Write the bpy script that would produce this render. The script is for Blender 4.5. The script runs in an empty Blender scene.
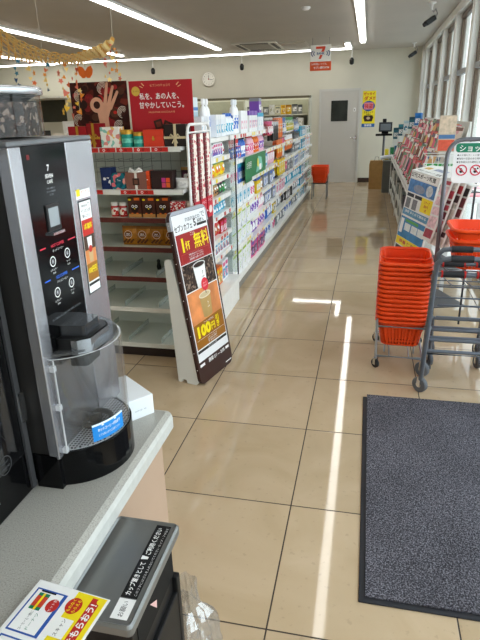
import bpy, math, random
from mathutils import Matrix, Vector
random.seed(7)
PI = math.pi
SC = bpy.context.scene
COL = SC.collection

# ---------------------------------------------------------------- camera
yaw, pitch, roll = -0.22944, 0.36127, -0.026762
cy_, sy_, cp_, sp_ = math.cos(yaw), math.sin(yaw), math.cos(pitch), math.sin(pitch)
fw = Vector((sy_ * cp_, cy_ * cp_, -sp_))
r0 = Vector((cy_, -sy_, 0)); u0 = r0.cross(fw)
cr_, sr_ = math.cos(roll), math.sin(roll)
rt = r0 * cr_ + u0 * sr_
up = u0 * cr_ - r0 * sr_
cam_d = bpy.data.cameras.new('camera'); cam = bpy.data.objects.new('camera', cam_d); COL.objects.link(cam)
cam_d.sensor_fit = 'HORIZONTAL'; cam_d.sensor_width = 36.0; cam_d.lens = 541.64 / 480 * 36.0
cam_d.clip_start = 0.02; cam_d.clip_end = 200
mw = Matrix(((rt.x, up.x, -fw.x, 0), (rt.y, up.y, -fw.y, 0), (rt.z, up.z, -fw.z, 1.544), (0, 0, 0, 1)))
cam.matrix_world = mw
SC.camera = cam

# ---------------------------------------------------------------- view + world
SC.view_settings.view_transform = 'Standard'
SC.view_settings.look = 'None'
SC.view_settings.gamma = 1.0
SC.view_settings.use_curve_mapping = False
SC.view_settings.exposure = EXPOSURE = 0.0
LAMP = 9.2          # emission of the LED diffusers
SKY = 4.0
world = bpy.data.worlds.new('daylight'); SC.world = world; world.use_nodes = True
wn = world.node_tree.nodes; wl = world.node_tree.links
bg = wn['Background']
tc = wn.new('ShaderNodeTexCoord'); sep = wn.new('ShaderNodeSeparateXYZ'); cr = wn.new('ShaderNodeValToRGB')
wl.new(tc.outputs['Generated'], sep.inputs[0]); wl.new(sep.outputs['Z'], cr.inputs[0]); wl.new(cr.outputs[0], bg.inputs['Color'])
cr.color_ramp.elements[0].color = (0.93, 0.96, 1, 1); cr.color_ramp.elements[1].color = (0.80, 0.9, 1, 1)
bg.inputs['Strength'].default_value = SKY

# ---------------------------------------------------------------- materials
def lin(h):
    h = h.lstrip('#'); o = []
    for i in (0, 2, 4):
        c = int(h[i:i + 2], 16) / 255
        o.append(c / 12.92 if c <= 0.04045 else ((c + 0.055) / 1.055) ** 2.4)
    return (o[0], o[1], o[2], 1)

_M = {}
def mat(hexc, rough=0.5, metal=0.0, var=0.06, scale=12.0, spec=0.3, bump=0.0, coat=0.0, trans=0.0, emit=0.0, name=None):
    """a procedural paint: base colour broken up a little by noise"""
    key = (hexc, rough, metal, var, scale, spec, bump, coat, trans, emit)
    if key in _M: return _M[key]
    m = bpy.data.materials.new(name or 'paint_' + hexc.strip('#')); m.use_nodes = True
    nt = m.node_tree; n = nt.nodes; l = nt.links; b = n['Principled BSDF']
    c = lin(hexc)
    if var > 0:
        t = n.new('ShaderNodeTexCoord'); no = n.new('ShaderNodeTexNoise'); no.inputs['Scale'].default_value = scale; no.inputs['Detail'].default_value = 3
        l.new(t.outputs['Object'], no.inputs['Vector'])
        rp = n.new('ShaderNodeValToRGB'); rp.color_ramp.elements[0].position = 0.3; rp.color_ramp.elements[1].position = 0.7
        rp.color_ramp.elements[0].color = tuple(max(0, x * (1 - var)) for x in c[:3]) + (1,)
        rp.color_ramp.elements[1].color = tuple(min(1, x * (1 + var)) for x in c[:3]) + (1,)
        l.new(no.outputs['Fac'], rp.inputs[0]); l.new(rp.outputs[0], b.inputs['Base Color'])
        if bump:
            bp = n.new('ShaderNodeBump'); bp.inputs['Strength'].default_value = bump; bp.inputs['Distance'].default_value = 0.002
            l.new(no.outputs['Fac'], bp.inputs['Height']); l.new(bp.outputs[0], b.inputs['Normal'])
    else:
        b.inputs['Base Color'].default_value = c
    b.inputs['Roughness'].default_value = rough; b.inputs['Metallic'].default_value = metal
    b.inputs['Specular IOR Level'].default_value = spec; b.inputs['Coat Weight'].default_value = coat; b.inputs['Coat Roughness'].default_value = 0.05
    if trans: b.inputs['Transmission Weight'].default_value = trans
    if emit:
        b.inputs['Emission Color'].default_value = c; b.inputs['Emission Strength'].default_value = emit
    _M[key] = m
    return m

def printed(cols, scale=40.0, rough=0.35, stretch=(1, 1, 1)):
    """busy printed packaging: cells of flat ink colours"""
    key = ('print', tuple(cols), scale, rough, stretch)
    if key in _M: return _M[key]
    m = bpy.data.materials.new('print_' + cols[0].strip('#')); m.use_nodes = True
    nt = m.node_tree; n = nt.nodes; l = nt.links; b = n['Principled BSDF']
    t = n.new('ShaderNodeTexCoord'); mp = n.new('ShaderNodeMapping'); v = n.new('ShaderNodeTexVoronoi'); v.inputs['Scale'].default_value = scale
    mp.inputs['Scale'].default_value = stretch
    oi = n.new('ShaderNodeObjectInfo')
    l.new(t.outputs['Object'], mp.inputs['Vector']); l.new(mp.outputs[0], v.inputs['Vector'])
    s = n.new('ShaderNodeSeparateColor'); l.new(v.outputs['Color'], s.inputs[0])
    rp = n.new('ShaderNodeValToRGB'); rp.color_ramp.interpolation = 'CONSTANT'
    k = len(cols); el = rp.color_ramp.elements
    while len(el) < k: el.new(0.5)
    for i, c in enumerate(cols):
        el[i].position = 0 if i == 0 else 0.4 + 0.6 * (i - 1) / max(1, k - 1)
    for i, c in enumerate(cols): el[i].color = lin(c)
    l.new(s.outputs[0], rp.inputs[0]); l.new(rp.outputs[0], b.inputs['Base Color'])
    b.inputs['Roughness'].default_value = rough; b.inputs['Specular IOR Level'].default_value = 0.2
    _M[key] = m
    return m

def clear(tint='ffffff', refl=0.10, rough=0.02, dens=0.06, name='clear_plastic'):
    """thin clear sheet: mostly see-through, a little gloss"""
    key = ('clear', tint, refl, rough, dens)
    if key in _M: return _M[key]
    m = bpy.data.materials.new(name); m.use_nodes = True
    nt = m.node_tree; n = nt.nodes; l = nt.links; n.clear()
    out = n.new('ShaderNodeOutputMaterial'); tr = n.new('ShaderNodeBsdfTransparent'); tr.inputs[0].default_value = lin(tint)
    gl = n.new('ShaderNodeBsdfGlossy'); gl.inputs['Roughness'].default_value = rough
    df = n.new('ShaderNodeBsdfDiffuse'); df.inputs[0].default_value = (0.85, 0.87, 0.88, 1)
    fr = n.new('ShaderNodeLayerWeight'); pw = n.new('ShaderNodeMath'); pw.operation = 'POWER'; pw.inputs[1].default_value = 4.0
    mu = n.new('ShaderNodeMath'); mu.operation = 'MULTIPLY_ADD'; mu.inputs[1].default_value = 0.45; mu.inputs[2].default_value = 0.015 + refl * 0.03
    l.new(fr.outputs['Facing'], pw.inputs[0]); l.new(pw.outputs[0], mu.inputs[0])
    m1 = n.new('ShaderNodeMixShader'); m1.inputs[0].default_value = dens; l.new(tr.outputs[0], m1.inputs[1]); l.new(df.outputs[0], m1.inputs[2])
    m2 = n.new('ShaderNodeMixShader'); l.new(mu.outputs[0], m2.inputs[0]); l.new(m1.outputs[0], m2.inputs[1]); l.new(gl.outputs[0], m2.inputs[2])
    l.new(m2.outputs[0], out.inputs[0])
    _M[key] = m
    return m

# ---------------------------------------------------------------- mesh builder
class MB:
    def __init__(s, M=None):
        s.v = []; s.f = []; s.mi = []; s.sm = []; s.mats = []; s.M = M or Matrix.Identity(4)
    def _m(s, m):
        if m not in s.mats: s.mats.append(m)
        return s.mats.index(m)
    def add(s, vs, fs, m, smooth=False, M=None):
        b = len(s.v); T = s.M @ M if M is not None else s.M
        s.v += [tuple(T @ Vector(p)) for p in vs]
        k = s._m(m)
        for f in fs:
            s.f.append([b + i for i in f]); s.mi.append(k); s.sm.append(smooth)
        return s
    def box(s, x0, y0, z0, x1, y1, z1, m, M=None):
        vs = [(x0, y0, z0), (x1, y0, z0), (x1, y1, z0), (x0, y1, z0), (x0, y0, z1), (x1, y0, z1), (x1, y1, z1), (x0, y1, z1)]
        return s.add(vs, [(0, 3, 2, 1), (4, 5, 6, 7), (0, 1, 5, 4), (1, 2, 6, 5), (2, 3, 7, 6), (3, 0, 4, 7)], m, M=M)
    def prism(s, poly, h0, h1, m, axis='z', M=None, smooth=False):
        n = len(poly)
        def P(a, b, h): return {'z': (a, b, h), 'y': (a, h, b), 'x': (h, a, b)}[axis]
        vs = [P(a, b, h0) for a, b in poly] + [P(a, b, h1) for a, b in poly]
        s.add(vs, [list(range(n))[::-1], list(range(n, 2 * n))], m, M=M)
        return s.add(vs, [(i, (i + 1) % n, n + (i + 1) % n, n + i) for i in range(n)], m, smooth=smooth, M=M)
    def lathe(s, prof, m, seg=16, c=(0, 0, 0), M=None, caps=True, sx=1, sy=1):
        vs = []; fs = []
        for r, z in prof:
            for k in range(seg):
                a = 2 * PI * k / seg; vs.append((c[0] + sx * r * math.cos(a), c[1] + sy * r * math.sin(a), c[2] + z))
        for i in range(len(prof) - 1):
            for k in range(seg):
                k2 = (k + 1) % seg; fs.append((i * seg + k, i * seg + k2, (i + 1) * seg + k2, (i + 1) * seg + k))
        s.add(vs, fs, m, smooth=True, M=M)
        if caps:
            s.add(vs, [list(range(seg))[::-1], [(len(prof) - 1) * seg + k for k in range(seg)]], m, M=M)
        return s
    def cyl(s, p0, p1, r, m, seg=10, r1=None):
        return s.tube([p0, p1], r, m, seg, r1=r1)
    def tube(s, pts, r, m, seg=8, closed=False, r1=None):
        pts = [Vector(p) for p in pts]; n = len(pts); vs = []; fs = []
        prev = None
        for i, p in enumerate(pts):
            if closed: t = (pts[(i + 1) % n] - pts[i - 1])
            else: t = (pts[min(i + 1, n - 1)] - pts[max(i - 1, 0)])
            t.normalize()
            if prev is None:
                a = Vector((0, 0, 1)) if abs(t.z) < 0.9 else Vector((1, 0, 0))
                u = t.cross(a).normalized()
            else:
                u = (prev - t * prev.dot(t))
                u = u.normalized() if u.length > 1e-6 else t.orthogonal().normalized()
            prev = u; w = t.cross(u)
            rr = r if r1 is None else r + (r1 - r) * i / (n - 1)
            for k in range(seg):
                a = 2 * PI * k / seg; vs.append(tuple(p + (u * math.cos(a) + w * math.sin(a)) * rr))
        for i in range(n if closed else n - 1):
            j = (i + 1) % n
            for k in range(seg):
                k2 = (k + 1) % seg; fs.append((i * seg + k, i * seg + k2, j * seg + k2, j * seg + k))
        s.add(vs, fs, m, smooth=True)
        if not closed:
            s.add(vs, [list(range(seg))[::-1], [(n - 1) * seg + k for k in range(seg)]], m)
        return s
    # flat printed shapes on the local plane z=0 (x right, y up), raised by a hair
    def rect(s, x0, y0, x1, y1, m, z=0.0):
        return s.add([(x0, y0, z), (x1, y0, z), (x1, y1, z), (x0, y1, z)], [(0, 1, 2, 3)], m)
    def poly(s, pts, m, z=0.0):
        return s.add([(a, b, z) for a, b in pts], [list(range(len(pts)))], m)
    def ell(s, cx, cy, rx, ry, m, z=0.0, n=24):
        return s.poly([(cx + rx * math.cos(2 * PI * k / n), cy + ry * math.sin(2 * PI * k / n)) for k in range(n)], m, z)
    def ring(s, cx, cy, r0, r1, m, z=0.0, n=24, a0=0, a1=2 * PI):
        vs = []; fs = []
        for k in range(n + 1):
            a = a0 + (a1 - a0) * k / n
            vs += [(cx + r0 * math.cos(a), cy + r0 * math.sin(a), z), (cx + r1 * math.cos(a), cy + r1 * math.sin(a), z)]
        for k in range(n): fs.append((2 * k, 2 * k + 1, 2 * k + 3, 2 * k + 2))
        return s.add(vs, fs, m)
    def text(s, body, cx, cy, size, m, z=0.0, bold=0.0, align='CENTER', w=None, rot=0.0, vert=False):
        """lettering on the local plane; w squeezes it to a width"""
        if vert:
            n = len(body)
            for i, ch in enumerate(body):
                s.text(ch, cx, cy + (n / 2 - i - 0.5) * size * 1.05, size, m, z, bold)
            return s
        key = (body, bold, align)
        if key not in _TX:
            c = bpy.data.curves.new('t', 'FONT'); c.body = body; c.size = 1.0; c.align_x = align; c.offset = bold; c.resolution_u = 2
            o = bpy.data.objects.new('t', c); COL.objects.link(o)
            bpy.context.view_layer.update()
            me = bpy.data.meshes.new_from_object(o.evaluated_get(bpy.context.evaluated_depsgraph_get()))
            vs = [tuple(v.co) for v in me.vertices]; fs = [list(p.vertices) for p in me.polygons]
            bpy.data.objects.remove(o); bpy.data.curves.remove(c); bpy.data.meshes.remove(me)
            _TX[key] = (vs, fs)
        vs, fs = _TX[key]
        if not vs: return s
        xs = [v[0] for v in vs]; ys = [v[1] for v in vs]
        kx = size
        if w: kx = w / max(1e-6, max(xs) - min(xs))
        my = (min(ys) + max(ys)) / 2; ca, sa = math.cos(rot), math.sin(rot)
        out = []
        for x, y, _ in vs:
            X, Y = x * kx, (y - my) * size
            out.append((cx + X * ca - Y * sa, cy + X * sa + Y * ca, z))
        return s.add(out, fs, m)
    def build(s, name, parent=None, bevel=0.0, solid=0.0):
        me = bpy.data.meshes.new(name); me.from_pydata(s.v, [], s.f)
        for m in s.mats: me.materials.append(m)
        for p, k, sm in zip(me.polygons, s.mi, s.sm): p.material_index = k; p.use_smooth = sm
        me.update()
        o = bpy.data.objects.new(name, me); COL.objects.link(o)
        if parent is not None: o.parent = parent
        if solid:
            q = o.modifiers.new('solidify', 'SOLIDIFY'); q.thickness = solid; q.offset = 0
        if bevel:
            q = o.modifiers.new('bevel', 'BEVEL'); q.width = bevel; q.segments = 2; q.limit_method = 'ANGLE'; q.angle_limit = 0.7
        return o
_TX = {}

def tag(o, label=None, cat=None, group=None, kind=None):
    if label: o['label'] = label
    if cat: o['category'] = cat
    if group: o['group'] = group
    if kind: o['kind'] = kind
    return o
def thing(name, label, cat, loc=(0, 0, 0), rz=0.0, group=None):
    o = bpy.data.objects.new(name, None); COL.objects.link(o); o.empty_display_size = 0.1
    o.location = loc; o.rotation_euler = (0, 0, rz)
    return tag(o, label, cat, group)
def struct(name, mb, parent=None, bevel=0.0):
    o = mb.build(name, parent, bevel)
    if parent is None: o['kind'] = 'structure'
    return o
_KIDS = {}
def copy_tree(o, parent=None, kids=None):
    c = o.copy(); COL.objects.link(c); c.parent = parent
    ch = _KIDS.get(o.name)
    if ch is None: ch = [x for x in COL.objects if x.parent == o]; _KIDS[o.name] = ch
    for k in ch: copy_tree(k, c)
    return c
def frame(origin, right, upv):
    """matrix of a flat panel: local x = right, y = up, z = out of the face"""
    r = Vector(right).normalized(); u = Vector(upv); u = (u - r * u.dot(r)).normalized(); n = r.cross(u); o = Vector(origin)
    return Matrix(((r.x, u.x, n.x, o.x), (r.y, u.y, n.y, o.y), (r.z, u.z, n.z, o.z), (0, 0, 0, 1)))

WHITE = mat('e9e9e6', 0.45); OFFW = mat('d9d8d0', 0.5); BLACK = mat('151515', 0.35); GREY = mat('8b8d90', 0.4)
DARK = mat('2b2b2c', 0.5); CHROME = mat('c9ccd0', 0.22, 1.0, 0.03); ORANGE = mat('f24e1c', 0.32, 0, 0.05, 6)
SHELFW = mat('efefea', 0.4, 0, 0.04); RED = mat('b31f1f', 0.4); TUBE = mat('6d7076', 0.35, 0.5, 0.05)
INKW = mat('f4f4f2', 0.4, 0, 0); INKK = mat('1a1a1a', 0.4, 0, 0); INKR = mat('c22a22', 0.4, 0, 0); INKY = mat('f4dc1c', 0.4, 0, 0); INKB = mat('2c57a8', 0.4, 0, 0)
INKG = mat('107a55', 0.4, 0, 0); INKBR = mat('3a211b', 0.4, 0, 0); INKO = mat('e0691f', 0.4, 0, 0); INKLG = mat('8a8f94', 0.4, 0, 0)
# ================================================================= the setting
XW, YB, ZC, XL, YR = 1.08, 13.4, 2.82, -9.4, -3.0

def floor_mat():
    m = bpy.data.materials.new('polished_floor_tile'); m.use_nodes = True
    nt = m.node_tree; n = nt.nodes; l = nt.links; b = n['Principled BSDF']
    t = n.new('ShaderNodeTexCoord'); s = n.new('ShaderNodeSeparateXYZ'); l.new(t.outputs['Object'], s.inputs[0])
    def mth(op, a, bb=None, c=None):
        q = n.new('ShaderNodeMath'); q.operation = op
        for i, v in enumerate((a, bb, c)):
            if v is None: continue
            if isinstance(v, (int, float)): q.inputs[i].default_value = v
            else: l.new(v, q.inputs[i])
        return q.outputs[0]
    def cell(o, off):
        a = mth('DIVIDE', mth('ADD', o, off), 0.6); fr = mth('FRACT', a)
        d = mth('MINIMUM', fr, mth('SUBTRACT', 1.0, fr))
        return mth('FLOOR', a), d
    cx, dx = cell(s.outputs['X'], 0.8337 + 12); cy, dy = cell(s.outputs['Y'], -1.2536 + 12)
    d = mth('MINIMUM', dx, dy)
    grout = mth('LESS_THAN', d, 0.0045)
    cv = n.new('ShaderNodeCombineXYZ'); l.new(cx, cv.inputs[0]); l.new(cy, cv.inputs[1])
    wn_ = n.new('ShaderNodeTexWhiteNoise'); l.new(cv.outputs[0], wn_.inputs[0])
    no = n.new('ShaderNodeTexNoise'); no.inputs['Scale'].default_value = 2.2; no.inputs['Detail'].default_value = 6; no.inputs['Distortion'].default_value = 1.2
    off = n.new('ShaderNodeVectorMath'); off.operation = 'ADD'; l.new(t.outputs['Object'], off.inputs[0])
    sc = n.new('ShaderNodeVectorMath'); sc.operation = 'SCALE'; l.new(wn_.outputs['Color'], sc.inputs[0]); sc.inputs['Scale'].default_value = 9; l.new(sc.outputs[0], off.inputs[1])
    l.new(off.outputs[0], no.inputs['Vector'])
    no2 = n.new('ShaderNodeTexNoise'); no2.inputs['Scale'].default_value = 40; no2.inputs['Detail'].default_value = 4; l.new(off.outputs[0], no2.inputs['Vector'])
    rp = n.new('ShaderNodeValToRGB'); l.new(no.outputs['Fac'], rp.inputs[0]); rp.color_ramp.elements[0].position = .3; rp.color_ramp.elements[1].position = .72
    rp.color_ramp.elements[0].color = lin('b8a180'); rp.color_ramp.elements[1].color = lin('c6af91')
    rp2 = n.new('ShaderNodeValToRGB'); l.new(no2.outputs['Fac'], rp2.inputs[0]); rp2.color_ramp.elements[0].position = .30; rp2.color_ramp.elements[1].position = .36
    rp2.color_ramp.elements[0].color = (.62, .62, .62, 1); rp2.color_ramp.elements[1].color = (1, 1, 1, 1)
    mx = n.new('ShaderNodeMixRGB'); mx.blend_type = 'MULTIPLY'; mx.inputs[0].default_value = .3; l.new(rp.outputs[0], mx.inputs[1]); l.new(rp2.outputs[0], mx.inputs[2])
    hs = n.new('ShaderNodeHueSaturation'); l.new(mth('MULTIPLY_ADD', wn_.outputs['Value'], .08, .96), hs.inputs['Value']); l.new(mx.outputs[0], hs.inputs['Color'])
    m3 = n.new('ShaderNodeMixRGB'); l.new(grout, m3.inputs[0]); l.new(hs.outputs[0], m3.inputs[1]); m3.inputs[2].default_value = lin('35291f')
    l.new(m3.outputs[0], b.inputs['Base Color'])
    l.new(mth('MULTIPLY_ADD', no.outputs['Fac'], .03, mth('MULTIPLY_ADD', grout, .6, .025)), b.inputs['Roughness'])
    bp = n.new('ShaderNodeBump'); bp.inputs['Strength'].default_value = .6; bp.inputs['Distance'].default_value = .0015
    hh = mth('MINIMUM', d, .008); l.new(mth('MULTIPLY', hh, 100), bp.inputs['Height']); l.new(bp.outputs[0], b.inputs['Normal'])
    b.inputs['Specular IOR Level'].default_value = .45
    return m
FLOOR = floor_mat()
mb = MB(); mb.box(XL - .1, YR - .1, -.1, XW + .15, YB + .6, 0, FLOOR); struct('floor', mb)
CEIL = mat('bcb7ae', .8, 0, .03, 1.5, bump=0); WALL = mat('d3d0c0', .7, 0, .03, 2.0)
mb = MB(); mb.box(XL - .1, YR - .1, ZC, XW + .15, YB + .6, ZC + .1, CEIL); struct('ceiling', mb)
# back wall with the opening of the chilled case
HX0, HX1, HZ = -4.6, -1.36, 1.88
mb = MB()
mb.box(HX1, YB, 0, XW + .15, YB + .1, ZC, WALL).box(XL, YB, 0, HX0, YB + .1, ZC, WALL).box(HX0, YB, HZ, HX1, YB + .1, ZC, WALL)
mb.box(HX0 - .1, YB + .55, 0, HX1 + .1, YB + .6, HZ + .1, WALL)
struct('wall_back', mb)
mb = MB(); mb.box(XL - .1, YR - .1, 0, XL, YB + .1, ZC, WALL); struct('wall_left', mb)
mb = MB(); mb.box(XL, YR - .1, 0, XW + .15, YR, ZC, WALL); struct('wall_rear', mb)
# window wall: low plinth, header, white piers
PIER = mat('dfded7', .5, 0, .03, 3); BRONZE = mat('5d4e40', .4, .3, .06, 8)
cols = [12.75, 11.35, 9.95, 8.55, 7.15, 5.3, 3.4, 1.5, -.4, -2.2]
mb = MB()
mb.box(XW + .02, YR, 0, XW + .15, YB, .12, PIER)
mb.box(XW - .03, YR, 2.72, XW + .15, YB, ZC, PIER)
mb.box(XW - .05, YB - .18, 0, XW + .15, YB, ZC, PIER)
for c in cols[:5]:
    mb.box(XW - .02, c, .12, XW + .15, c + .17, 2.72, PIER)
struct('wall_right', mb)
GLASS = clear('f4f8f8', .1, .01, .006, 'window_glass')
prev = YB - .18
for i, c in enumerate(cols):
    c1 = c + (.17 if i < 5 else .0)
    y0, y1 = c1, prev
    mb = MB()
    for a, bq in ((y0, y0 + .04), (y1 - .06, y1)): mb.box(XW + .05, a, .12, XW + .10, bq, 2.72, BRONZE)
    mb.box(XW + .04, y0, .12, XW + .09, y1, .18, BRONZE); mb.box(XW + .04, y0, 2.66, XW + .09, y1, 2.72, BRONZE)
    mb.box(XW + .04, y0 + .04, 1.97, XW + .09, y1 - .06, 2.03, GREY)
    fr_ = struct('window_%d' % (i + 1), mb)
    mb = MB(); mb.box(XW + .065, y0 + .04, .18, XW + .075, y1 - .06, 2.66, GLASS); mb.build('pane', fr_)
    prev = c
# blinds' dark upper slats on the far windows are part of the frames seen at a slant
# door in the back wall
FR = mat('c9c8c2', .45, 0, .02); DOORM = mat('c4c1ba', .5, 0, .02, 2)
mb = MB(); dx0, dx1, dz = -1.09, -.255, 2.0
mb.box(dx0 - .045, YB - .03, 0, dx0, YB, dz + .045, FR).box(dx1, YB - .03, 0, dx1 + .045, YB, dz + .045, FR).box(dx0, YB - .03, dz, dx1, YB, dz + .045, FR)
mb.box(dx0, YB - .012, 0.0, dx1, YB, dz, DOORM)
door = struct('door_1', mb)
mb = MB(); mb.box(-.86, YB - .022, 1.36, -.49, YB - .012, 1.80, mat('2c302c', .2, 0, .3, 6)); mb.build('door_window', door)
mb = MB(); mb.cyl((-.40, YB - .06, .995), (-.29, YB - .06, .99), .011, CHROME).cyl((-.29, YB - .06, .99), (-.29, YB - .012, .99), .011, CHROME); mb.box(-.31, YB - .017, .94, -.27, YB - .012, 1.05, CHROME); mb.build('door_handle', door)
mb = MB(); mb.box(-.36, YB - .02, 1.56, -.31, YB - .012, 1.64, WHITE); mb.box(-.345, YB - .024, 1.58, -.33, YB - .02, 1.61, DARK); mb.build('notice_plate', door)
mb = MB(); mb.box(dx1 + .06, YB - .02, 0, XW - .05, YB, .10, mat('3b2c24', .5)); struct('baseboard_back', mb)
mb = MB(); mb.box(HX0 - .04, YB - .03, HZ, HX1 + .04, YB, HZ + .05, mat('6b6450', .5)); mb.box(HX1, YB - .03, 0, HX1 + .06, YB, HZ + .05, mat('c8c9bc', .5)); struct('trim_1', mb)
mb = MB(); mb.box(XL, YB - 1.1, 2.02, -7.0, YB, 2.06, OFFW).box(XL, YB - .02, 1.5, -7.5, YB, 2.02, mat('46463c', .7)); struct('trim_2', mb)

# outside
GND = mat('c9c7c2', .9, 0, .05, 2)
mb = MB(); mb.box(XW + .3, -12, -.12, 40, 60, -.05, GND); struct('ground', mb)
BW = mat('eceae6', .8, 0, .03, 1); RF = mat('8d8f93', .7)
b1 = thing('neighbouring_house', 'white house with a grey roof seen through the shop windows', 'house', (9.5, 24, -.05))
mb = MB(); mb.box(0, -8, 0, 9, 9, 3.3, BW); mb.build('wall', b1)
mb = MB(); mb.prism([(-.6, 3.2), (9.6, 3.2), (4.5, 5.2)], -8.5, 9.5, RF, 'y'); mb.build('roof', b1)
for k in range(4):
    mb = MB(); mb.box(-.04, -6.5 + 4 * k, .9, .02, -5.0 + 4 * k, 2.1, mat('6a6257', .3)); mb.build('window', b1)
mb = MB(); mb.box(.3 , -8.05, 1.0, 1.9, -7.98, 2.2, mat('6a6257', .3)); mb.build('window', b1)

# ---------------------------------------------------------------- ceiling lights
DIFF = mat('fffdf8', .5, 0, 0, emit=LAMP, name='led_diffuser')
def light_row(label, x0, y0, x1, y1, w=.088):
    t = thing('ceiling_light', label, 'ceiling light', ((x0 + x1) / 2, (y0 + y1) / 2, ZC))
    lx, ly = abs(x1 - x0) / 2, abs(y1 - y0) / 2
    if lx < ly: lx = w / 2
    else: ly = w / 2
    mb = MB(); mb.box(-lx - .02, -ly - .02, -.03, lx + .02, ly + .02, 0, WHITE); mb.build('housing', t)
    mb = MB(); mb.box(-lx, -ly, -.05, lx, ly, -.03, DIFF); mb.build('diffuser', t)
light_row('long white LED strip light running down the ceiling above the aisle', -.195, -2.6, -.195, 11.7)
light_row('long white LED strip light on the ceiling between the air conditioner and the counter', -3.02, -2.6, -3.02, 11.7)
light_row('LED strip light row third from the windows, behind the yellow garland', -5.2, -2.6, -5.2, 11.9)
light_row('LED strip light row furthest from the windows, low behind the bean hopper', -7.4, -2.6, -7.4, 12.9)
light_row('long LED strip light running along the top of the back wall', -8.9, 12.72, -.53, 12.72)
light_row('short LED strip light turning the corner at the end of the back wall row', -.49, 11.8, -.49, 12.76)
# ================================================================= counter corner
def speckle():
    m = bpy.data.materials.new('speckled_counter_laminate'); m.use_nodes = True
    nt = m.node_tree; n = nt.nodes; l = nt.links; b = n['Principled BSDF']
    t = n.new('ShaderNodeTexCoord'); v = n.new('ShaderNodeTexNoise'); v.inputs['Scale'].default_value = 380; v.inputs['Detail'].default_value = 2
    l.new(t.outputs['Object'], v.inputs['Vector'])
    rp = n.new('ShaderNodeValToRGB'); e = rp.color_ramp.elements
    e[0].position = .34; e[0].color = lin('8b8a84'); e[1].position = .44; e[1].color = lin('a5a39b'); q = e.new(.62); q.color = lin('aaa8a0'); q = e.new(.7); q.color = lin('b9b7af')
    l.new(v.outputs['Fac'], rp.inputs[0]); l.new(rp.outputs[0], b.inputs['Base Color']); b.inputs['Roughness'].default_value = .35
    return m
SPK = speckle()
CT = .80
def rrect(x0, y0, x1, y1, r, n=5):
    out = []
    for cx, cy, a0 in ((x1 - r, y0 + r, -90), (x1 - r, y1 - r, 0), (x0 + r, y1 - r, 90), (x0 + r, y0 + r, 180)):
        for k in range(n + 1):
            a = math.radians(a0 + 90 * k / n); out.append((cx + r * math.cos(a), cy + r * math.sin(a)))
    return out
ct = thing('counter', 'long grey speckled counter with a pale rounded edge carrying the coffee machines', 'counter', (-1.0, .2, 0))
mb = MB(Matrix.Translation((1.0, -.2, 0)))
p0 = rrect(-1.75, -1.2, -.493, 1.206, .012); p1 = rrect(-1.76, -1.21, -.480, 1.219, .02); p2 = rrect(-1.76, -1.21, -.476, 1.223, .022)
n0 = len(p0)
vs = [(a, b, CT) for a, b in p0] + [(a, b, CT - .007) for a, b in p1] + [(a, b, CT - .02) for a, b in p2] + [(a, b, CT - .048) for a, b in p2]
mb.add(vs, [list(range(n0)), list(range(3 * n0, 4 * n0))[::-1]], SPK)
for q in range(3): mb.add(vs, [(q * n0 + k, (q + 1) * n0 + k, (q + 1) * n0 + (k + 1) % n0, q * n0 + (k + 1) % n0) for k in range(n0)], SPK if q < 1 else mat('c2c2bc', .35, 0, .06, 60), smooth=q < 2)
o = mb.build('countertop', ct)
mb = MB(Matrix.Translation((1.0, -.2, 0))); mb.box(-1.7, -1.15, .0, -.510, 1.195, CT - .048, mat('b79b84', .5, 0, .04, 5)); mb.build('panel', ct)

# ---- the coffee machine whose front faces the aisle
SIL = mat('bdbdc2', .26, .85, .04, 3); SILD = mat('a2a3a6', .25, .85, .04, 3)
GLOSSK = mat('0a0a0b', .10, 0, 0, spec=.18); SIDEK = mat('242322', .35, 0, .05)
X0, Y0, Y1, ZT = -.60, .852, 1.155, 1.508
cm = thing('coffee_machine', 'self-service coffee machine with black button panel, silver edges and clear cup guard', 'coffee machine', (X0, 1.0, CT))
T0 = Matrix.Translation((-X0, -1.0, -CT))
mb = MB(T0); mb.box(X0 - .52, Y0 + .004, CT + .012, X0 - .004, Y1 - .004, ZT - .004, SIDEK); mb.box(X0 - .52, Y0, ZT - .006, X0 + .004, Y1, ZT + .004, mat('77797c', .35, .5)); mb.build('body', cm, .003)
mb = MB(T0)
mb.box(X0 - .02, Y0, CT + .075, X0 + .004, Y0 + .037, ZT - .006, SIL)
mb.box(X0 - .02, 1.041, CT + .075, X0 + .004, Y1, ZT - .006, SIL)
mb.box(X0 - .02, Y0 + .037, CT + .075, X0 + .002, 1.041, CT + .30, SILD)
mb.build('silver_trim', cm, .002)
mb = MB(T0); mb.box(X0 - .02, Y0 + .037, CT + .30, X0 + .003, 1.041, ZT - .006, GLOSSK); mb.build('button_panel', cm, .001)
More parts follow.
